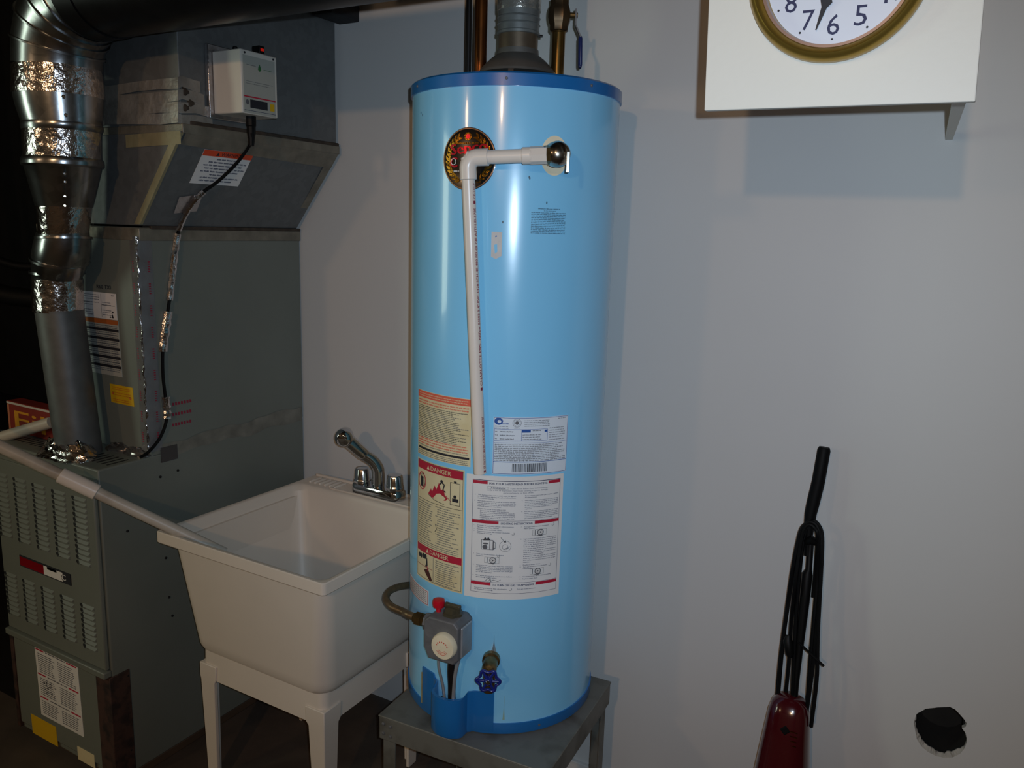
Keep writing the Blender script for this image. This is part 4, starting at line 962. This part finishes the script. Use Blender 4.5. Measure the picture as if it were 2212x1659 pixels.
B().lathe([(.006, 0), (.006, .010), (.013, .012), (.0145, .020), (.013, .028), (.006, .030)], gp(-.024, .034, .046), (0, 0, 1), 24).build('pilot_button', M_red, gv)['label'] = 'red pilot button'
for (x, y, r, m, e, nm) in ((-.016, .045, .003, M_alul, (-.003, .034), 'thermocouple_lead'), (.014, .035, .0085, M_iron, (.012, .03), 'burner_tube'), (.036, .045, .0042, M_alul, (.018, .036), 'pilot_tube')):
    B().tube(smoothpath([gp(x, y, -.05), gp(x + (e[0] - x) * .3 - .002, y, -.085), gp(x + (e[0] - x) * .75, (y + e[1]) / 2, -.13), gp(e[0], e[1], -.18)], 6), r, 10).build(nm, m, gv)
# flexible gas line round to the back
f0 = gp(-.058, .03, .012)
fx = B().tube(smoothpath([f0 - gsd * .028, f0 - gsd * .05 + Vector((0, 0, .003)), pt(872, 1322, .17), pt(846, 1310, .15), pt(834, 1294, .12), pt(840, 1278, .085), pt(860, 1268, .05), pt(884, 1264, .01), pt(915, 1262, -.06)], 8), .0088, 14).build('gas_line', mat('brass_flex', '#7d6a50', .4, metal=.7, var=.2, scale=60), gv)
fx['label'] = 'brass-coloured flexible gas line'
B().tube([f0 + gsd * .004, f0 - gsd * .010, f0 - gsd * .011, f0 - gsd * .026, f0 - gsd * .027, f0 - gsd * .034], [.013, .013, .0165, .0165, .013, .011], 6).build('flare_nut', M_brass, gv, smooth=15)
# drain valve
da = -4.7; ddx = (tk(da, 0, 1) - tk(da, 0, 0)).normalized(); dz = .592
dvv = B().lathe([(.020, -.002), (.020, .012), (.0165, .016), (.0165, .045), (.013, .053), (.004, .056)], tk(da, dz, TR), ddx, 20).build('drain_valve', M_brass, wh); dvv['label'] = 'brass drain cock'
hub = tk(da, dz - .018, TR + .062)
B().tube([tk(da, dz - .002, TR + .035), tk(da, dz - .03, TR + .04), tk(da, dz - .055, TR + .042)], [.015, .014, .0125], 14).build('valve_spout', M_brass, dvv)
B().tube([tk(da, dz - .03, TR + .035), hub], .008, 10).build('valve_stem', M_brass, dvv)
wu = Vector((-ddx.y, ddx.x, 0)); wv = Vector((0, 0, 1)); b = B()
rim = []
for k in range(96):
    t = 2 * math.pi * k / 96; r = .0232 + .0030 * math.cos(6 * t); rim.append(hub + wu * r * math.cos(t) + wv * r * math.sin(t))
loops = []
for k in range(96):
    t = 2 * math.pi * k / 96; rd = wu * math.cos(t) + wv * math.sin(t)
    loops.append([rim[k] + .0036 * (math.cos(q) * rd + math.sin(q) * ddx) for q in (2 * math.pi * j / 8 for j in range(8))])
vs = [p for l in loops for p in l]; b.add(vs, [(i * 8 + j, i * 8 + (j + 1) % 8, ((i + 1) % 96) * 8 + (j + 1) % 8, ((i + 1) % 96) * 8 + j) for i in range(96) for j in range(8)])
for k in range(6):
    t = 2 * math.pi * k / 6; b.tube([hub, hub + (wu * math.cos(t) + wv * math.sin(t)) * .0258], [.0040, .0026], 8)
b.lathe([(.0095, -.006), (.0095, .004), (.007, .007)], hub, ddx, 18)
hw = b.build('handwheel', M_hand, dvv, smooth=50); hw['label'] = 'dark blue lobed handwheel'
B().lathe([(.0055, .005), (.0055, .009), (.003, .0115)], hub, ddx, 12).build('wheel_screw', M_chrome, dvv)

# ------------------------------------------------------------------ vent and water pipes above
vent = thing('vent_pipe', 'metal exhaust vent rising from a conical hood on the water heater', 'pipe', (TC.x, TC.y, TZ1))
o3 = (TC.x, TC.y, 0); zc = 1.888
B().lathe([(.083, zc - .004), (.086, zc), (.082, zc + .006), (.062, zc + .026), (.047, zc + .037), (.046, zc + .048)], o3, (0, 0, 1), 40).build('draft_hood', mat('grey_hood', '#6f6a64', .5, metal=.5, var=.15, scale=20), vent)
for k in range(4):
    t = math.radians(20 + 90 * k); p = Vector((TC.x + .08 * math.cos(t), TC.y + .08 * math.sin(t), 0))
    B().box((-.006, -.0015, TZ1), (.006, .0015, zc), M=Matrix.Translation(p) @ Matrix.Rotation(t + math.pi / 2, 4, 'Z')).build('hood_leg', M_iron, vent)
B().lathe([(.044, zc + .036), (.044, 1.975)], o3, (0, 0, 1), 40).build('pipe_section', mat('browned_metal', '#7a6a58', .45, metal=.7, var=.3, scale=16), vent)['label'] = 'browned lower section'
B().lathe([(.044, 1.966), (.0478, 1.967), (.0478, 1.972), (.0462, 1.974), (.0462, 2.54)], o3, (0, 0, 1), 40).build('pipe_section', mat('vent_metal', '#8f9290', .38, metal=.55, var=.15, scale=30, bump=.1, bscale=12), vent)
for z in (1.988, 2.002): B().lathe([(.0462, z - .002), (.0482, z), (.0462, z + .002)], o3, (0, 0, 1), 40).build('seam_ring', MATS['vent_metal'], vent)
B().lathe([(.0462, 2.015), (.0480, 2.016), (.0484, 2.05), (.0480, 2.10), (.0462, 2.101)], o3, (0, 0, 1), 40).build('foil_joint', mat('vent_foil', '#c5c4bc', .25, metal=.75, var=.15, scale=20, bump=.9, bscale=45, bdist=.006), vent, smooth=60)
B().lathe([(.003, 0), (.003, .008)], tl(.046, 0, 1.968), SIDE.to_3d(), 8).build('screw', M_iron, vent)
cp_ = tl(-.083, 0, 0)
o = B().lathe([(.017, TZ1), (.017, TZ1 + .012), (.0138, TZ1 + .014), (.0138, 2.54)], (cp_.x, cp_.y, 0), (0, 0, 1), 20).build('water_pipe', M_copper); tag(o, 'copper water pipe left of the vent on the heater', 'pipe')
tp_ = tl(-.118, -.14, 0)
o = B().lathe([(.0072, TZ1), (.0072, 2.54)], (tp_.x, tp_.y, 0), (0, 0, 1), 14).build('gas_pipe', M_iron); tag(o, 'thin dark pipe just left of the copper pipe', 'pipe')
wp = thing('valved_pipe', 'brassy water pipe with blue-handled ball valve right of the vent', 'pipe', tuple(tl(.0895, 0, TZ1)))
c_ = tl(.0895, 0, 0)
B().lathe([(.018, TZ1), (.018, TZ1 + .012), (.0148, TZ1 + .014), (.0148, 1.975), (.0165, 1.977), (.0165, 1.984)], (c_.x, c_.y, 0), (0, 0, 1), 20).build('pipe', mat('brassy_copper', '#7d6234', .3, metal=.9, var=.3, scale=25), wp)
B().lathe([(.018, 1.978), (.021, 1.980), (.021, 1.990), (.024, 1.996), (.026, 2.006), (.026, 2.018), (.024, 2.026), (.021, 2.032), (.021, 2.044), (.017, 2.046)], (c_.x, c_.y, 0), (0, 0, 1), 8).build('valve_body', mat('dark_brass', '#5a4834', .4, metal=.8, var=.25, scale=30), wp, smooth=25)
B().lathe([(.0148, 2.04), (.0148, 2.54)], (c_.x, c_.y, 0), (0, 0, 1), 20).build('pipe', M_brass, wp)
S3 = SIDE.to_3d(); pv = tl(.0895, .0, 2.013)
B().tube([pv + S3 * .02, pv + S3 * .040], .006, 10).build('valve_stem', M_brass, wp)
hs = [pv + S3 * .036 + Vector((0, 0, .012)), pv + S3 * .036 + Vector((0, 0, -.02)), pv + S3 * .048 + Vector((0, 0, -.045)), pv + S3 * .050 + Vector((0, 0, -.108))]
T3 = -AWAY.to_3d(); b = B()
b.loft([[p + T3 * y + S3 * x for x, y in ((-.0016, -.009), (.0016, -.009), (.0016, .009), (-.0016, .009))] for p in hs]); hl = b.build('lever', M_alu, wp)
b = B(); b.loft([[p + T3 * y * k + S3 * x * k for x, y in ((-.0045, -.008), (0, -.0115), (.0045, -.008), (.0045, .008), (0, .0115), (-.0045, .008))] for p, k in ((hs[2] + Vector((0, 0, .002)), .7), (hs[2] + Vector((0, 0, -.004)), 1), (hs[3] + Vector((0, 0, .004)), 1), (hs[3] - Vector((0, 0, .002)), .7))])
b.build('lever_grip', M_vin, hl, smooth=40, bevel=.001)['label'] = 'dark blue vinyl grip'

# ------------------------------------------------------------------ white hanging board with clock
BY = 1.30
bl, br, tr, tl_ = ony(1521, 239, BY), ony(2107, 219, BY), ony(2126, 0, BY), ony(1531, 0, BY)
bd = thing('hanging_board', 'white painted board hung in front of the wall with corner brace', 'board', tuple((bl + br) / 2))
up_l = (tl_ - bl).normalized(); up_r = (tr - br).normalized()
f4 = [bl, br, br + up_r * .70, bl + up_l * .70]
B().loft([[p + Vector((0, d, 0)) for p in f4] for d in (0, .013)]).build('panel', M_board, bd, smooth=0, bevel=.0015)
p1a, p1b = ony(2072, 222, BY + .014), ony(2106, 221, BY + .014)
p2 = ony(2044, 300, WY - .002)
b = B(); ex = Vector((.012, 0, 0))
t1 = p1b + Vector((-.004, 0, .03)); 
b.loft([[t1 + Vector((-.022, 0, 0)), t1, t1 + Vector((0, .008, .02)), t1 + Vector((-.022, .008, .02))], [p2 + Vector((-.002, 0, -.002)), p2 + Vector((.012, 0, -.002)), p2 + Vector((.012, 0, .012)), p2 + Vector((-.002, 0, .012))]])
b.build('brace', M_board, bd, smooth=0, bevel=.001)
s = Sheet(plane_fn(ony(1768, 140, BY), (1, 0, 0), (0, 0, -1)))
ck = thing('wall_clock', 'round gold-rimmed clock with white face hung on the white board', 'clock', tuple(ony(1815, -61, BY)))
cc0 = ony(1813, -61, BY); cc0.y = BY
Rk = (cc0 - ony(1811, 136, BY)).length
CN = Vector((0, -1, 0))
B().lathe([(Rk * .97, 0), (Rk, .006), (Rk * .995, .016), (Rk * .96, .026), (Rk * .92, .029), (Rk * .88, .026), (Rk * .85, .019), (Rk * .835, .017), (Rk * .815, .0165), (Rk * .80, .010), (Rk * .795, .006), (Rk * .79, .004)], cc0, CN, 96, cap1=False).build('rim', M_gold, ck, smooth=50)
B().lathe([(Rk * .8, .0005), (Rk * .8, .0045), (.001, .0045)], cc0, CN, 64).build('dial', M_face, ck)
B().lathe([(Rk * .845, .0165), (Rk * .845, .0185), (Rk * .812, .0185), (Rk * .80, .0120), (Rk * .80, .0100)], cc0, CN, 96, cap0=False, cap1=False).build('inner_rim', mat('pinkish_bezel', '#a08a80', .35, metal=.6), ck, smooth=40)
clf = lambda u, v, l: cc0 + Vector((u, -.0045 - l, -v)); RK = Rk * 1000
TILT = math.degrees(0)
for n in range(1, 13):
    t = math.radians(n * 30); u, v = RK * .575 * math.sin(t), -RK * .575 * math.cos(t); hh = RK * .225
    ws = {1: .06, 4: .15, 10: .24, 11: .14, 12: .22}.get(n, .13) * RK * 1.05
    cl = Sheet(clf); cl.text(str(n), u - ws / 2, v + hh / 2, hh, M_inkn, w=ws); cl.build(ck, 'numeral')
    cl = Sheet(clf); cl.disc(RK * .735 * math.sin(t), -RK * .735 * math.cos(t), 1.7, 1.7, M_ink, 8); cl.build(ck, 'hour_dot')
def hand(ang, L, w, z, name):
    c, q = math.cos(math.radians(ang)), math.sin(math.radians(ang)); b = B()
    pts = [(-.003, -.02), (.003, -.02), (.0022, L * .38), (w, L * .52), (w * .45, L * .62), (.0008, L), (-.0008, L), (-w * .45, L * .62), (-w, L * .52), (-.0022, L * .38)]
    lo = [[cc0 + Vector((x * c + y * q, -z - d, -x * q + y * c)) for x, y in pts] for d in (0, .001)]
    b.loft(lo).build(name, M_ink, ck, smooth=0)
hand(196, Rk * .655, .0085, .010, 'minute_hand'); hand(315, Rk * .42, .0085, .008, 'hour_hand')
B().lathe([(.006, .0045), (.006, .013), (.002, .014)], cc0, CN, 16).build('hand_hub', M_ink, ck)

# ------------------------------------------------------------------ upright vacuum leaning on the wall
vc = thing('upright_vacuum', 'slim maroon upright vacuum with looped black cord leaning on the wall', 'vacuum', (-.26, 1.75, 0))
def vY(y): return 1.895 - (y - 965) / 1000 * .115      # leaning out towards its foot
def vp_(x, y, dy=0): return ony(x, y, vY(y) + dy)
def pw(x, y, w): p = vp_(x, y); return w / 2 / F * (p - EYE).dot(fwd)
hp = [(1781, 966, 22), (1780, 972, 27), (1768, 1040, 27), (1757, 1085, 27), (1751, 1110, 25), (1748, 1135, 22), (1746, 1170, 16), (1744, 1200, 15)]
B().tube([vp_(x, y) for x, y, w in hp], [pw(x, y, w) for x, y, w in hp], 18).build('handle', M_rub, vc, smooth=40)
hp = [(1752, 1160, 14), (1747, 1230, 14), (1744, 1240, 22), (1738, 1300, 21), (1727, 1400, 16), (1719, 1470, 15), (1713, 1540, 14)]
B().tube([vp_(x, y) for x, y, w in hp], [pw(x, y, w) for x, y, w in hp], 14).build('shaft', M_black, vc, smooth=40)
B().tube([vp_(1742, 1170, -.012), vp_(1753, 1166, -.02), vp_(1764, 1172, -.012)], [.008, .011, .008], 10).build('cord_hook', M_black, vc)
loops = [[(1712, 1500), (1716, 1400), (1722, 1300), (1732, 1190), (1742, 1140), (1755, 1126), (1768, 1134), (1776, 1160), (1774, 1230), (1768, 1340), (1766, 1400), (1764, 1470), (1752, 1570)],
         [(1681, 1500), (1692, 1380), (1706, 1280), (1720, 1190), (1730, 1145), (1745, 1130), (1760, 1132), (1771, 1150), (1774, 1200), (1769, 1300), (1760, 1400), (1752, 1470), (1742, 1540)],
         [(1677, 1520), (1686, 1420), (1699, 1320), (1712, 1230), (1724, 1168), (1733, 1142), (1748, 1128), (1764, 1136), (1769, 1165), (1765, 1250), (1758, 1340), (1750, 1430), (1744, 1520)],
         [(1697, 1500), (1704, 1430), (1709, 1350), (1718, 1260), (1727, 1190), (1735, 1150), (1747, 1134), (1759, 1140), (1766, 1158), (1763, 1220), (1757, 1290)]]
for i, lp_ in enumerate(loops):
    B().tube(smoothpath([vp_(x, y, -.012 - .004 * i if 2 < k < 9 else .004 * i - .006) for k, (x, y) in enumerate(lp_)], 5), .0046, 8).build('cord_loop', M_rub, vc)
B().tube([vp_(1703, 1372, -.01), vp_(1702, 1385, -.012), vp_(1706, 1412, -.012), vp_(1706, 1420, -.012)], [.006, .011, .010, .006], 10).build('cord_plug', M_black, vc)
B().tube(smoothpath([vp_(1718, 1380), vp_(1738, 1400, -.016), vp_(1764, 1424, -.02), vp_(1780, 1439, -.02)], 5), .0028, 8).build('cord_tie', M_rub, vc)
# maroon body as a loft of rounded sections down to the nozzle
ax0, ax1 = vp_(1709, 1500), vp_(1690, 1662)
dn_ = (ax1 - ax0).normalized(); sdx = Vector((1, 0, 0)); sdx = (sdx - dn_ * sdx.dot(dn_)).normalized(); fr = dn_.cross(sdx); fr = fr if fr.y < 0 else -fr
Lv = (ax0.z - .06) / -dn_.z; lo = []
for t, w, d in ((0, .018, .016), (.006, .030, .024), (.018, .040, .034), (.04, .046, .042), (.10, .052, .050), (.20, .062, .058), (Lv * .75, .07, .062), (Lv, .06, .05)):
    c = ax0 + dn_ * t
    lo.append([c + sdx * w * math.copysign(abs(math.cos(q)) ** .75, math.cos(q)) + fr * (d * math.copysign(abs(math.sin(q)) ** .8, math.sin(q))) for q in (2 * math.pi * k / 32 for k in range(32))])
B().loft(lo).build('body', M_vac, vc, smooth=60)['label'] = 'glossy maroon body'
e0 = ax0 + dn_ * .068 + fr * .046 + sdx * .002
B().lathe([(.011, -.004), (.0115, .001), (.009, .003)], e0, fr, 4).build('emblem', M_black, vc)
for k in range(4): B().box((-.008, -.001, -.0008), (.008, .001, .0008), M=Matrix.Translation(ax0 + dn_ * (.066 + k * .011) + fr * .0475 + sdx * .022)).build('vent_slit', M_medg, vc)
b = B(); nz_ = ax0 + dn_ * Lv
b.loft([rrect(nz_.x, nz_.y - .06, w, d, .03, z) for z, w, d in ((.004, .28, .22), (.05, .27, .21), (.075, .20, .14), (.10, .11, .09))]); b.build('floor_nozzle', M_vac, vc, smooth=50, bevel=.003)

# ------------------------------------------------------------------ set the furnace group and the sink back to their true distance and size
def rescale(root, k):
    done = set()
    for o in root.children_recursive:
        base = Vector(o.location)
        if o.type == 'MESH' and o.data.name not in done:
            done.add(o.data.name); c = EYE if base.length < 1e-6 else Vector((0, 0, 0))
            for v in o.data.vertices: v.co = c + (v.co - c) * k
        if base.length > 1e-6: o.location = EYE + (base - EYE) * k
    nl = EYE + (Vector(root.location) - EYE) * k
    root.location = nl
    for o in root.children: o.matrix_parent_inverse = Matrix.Translation(-nl)
for r in (fur, coil, ple, dv, cord, flue): rescale(r, 1.04)
for r in (sink, fa): rescale(r, 1.060)
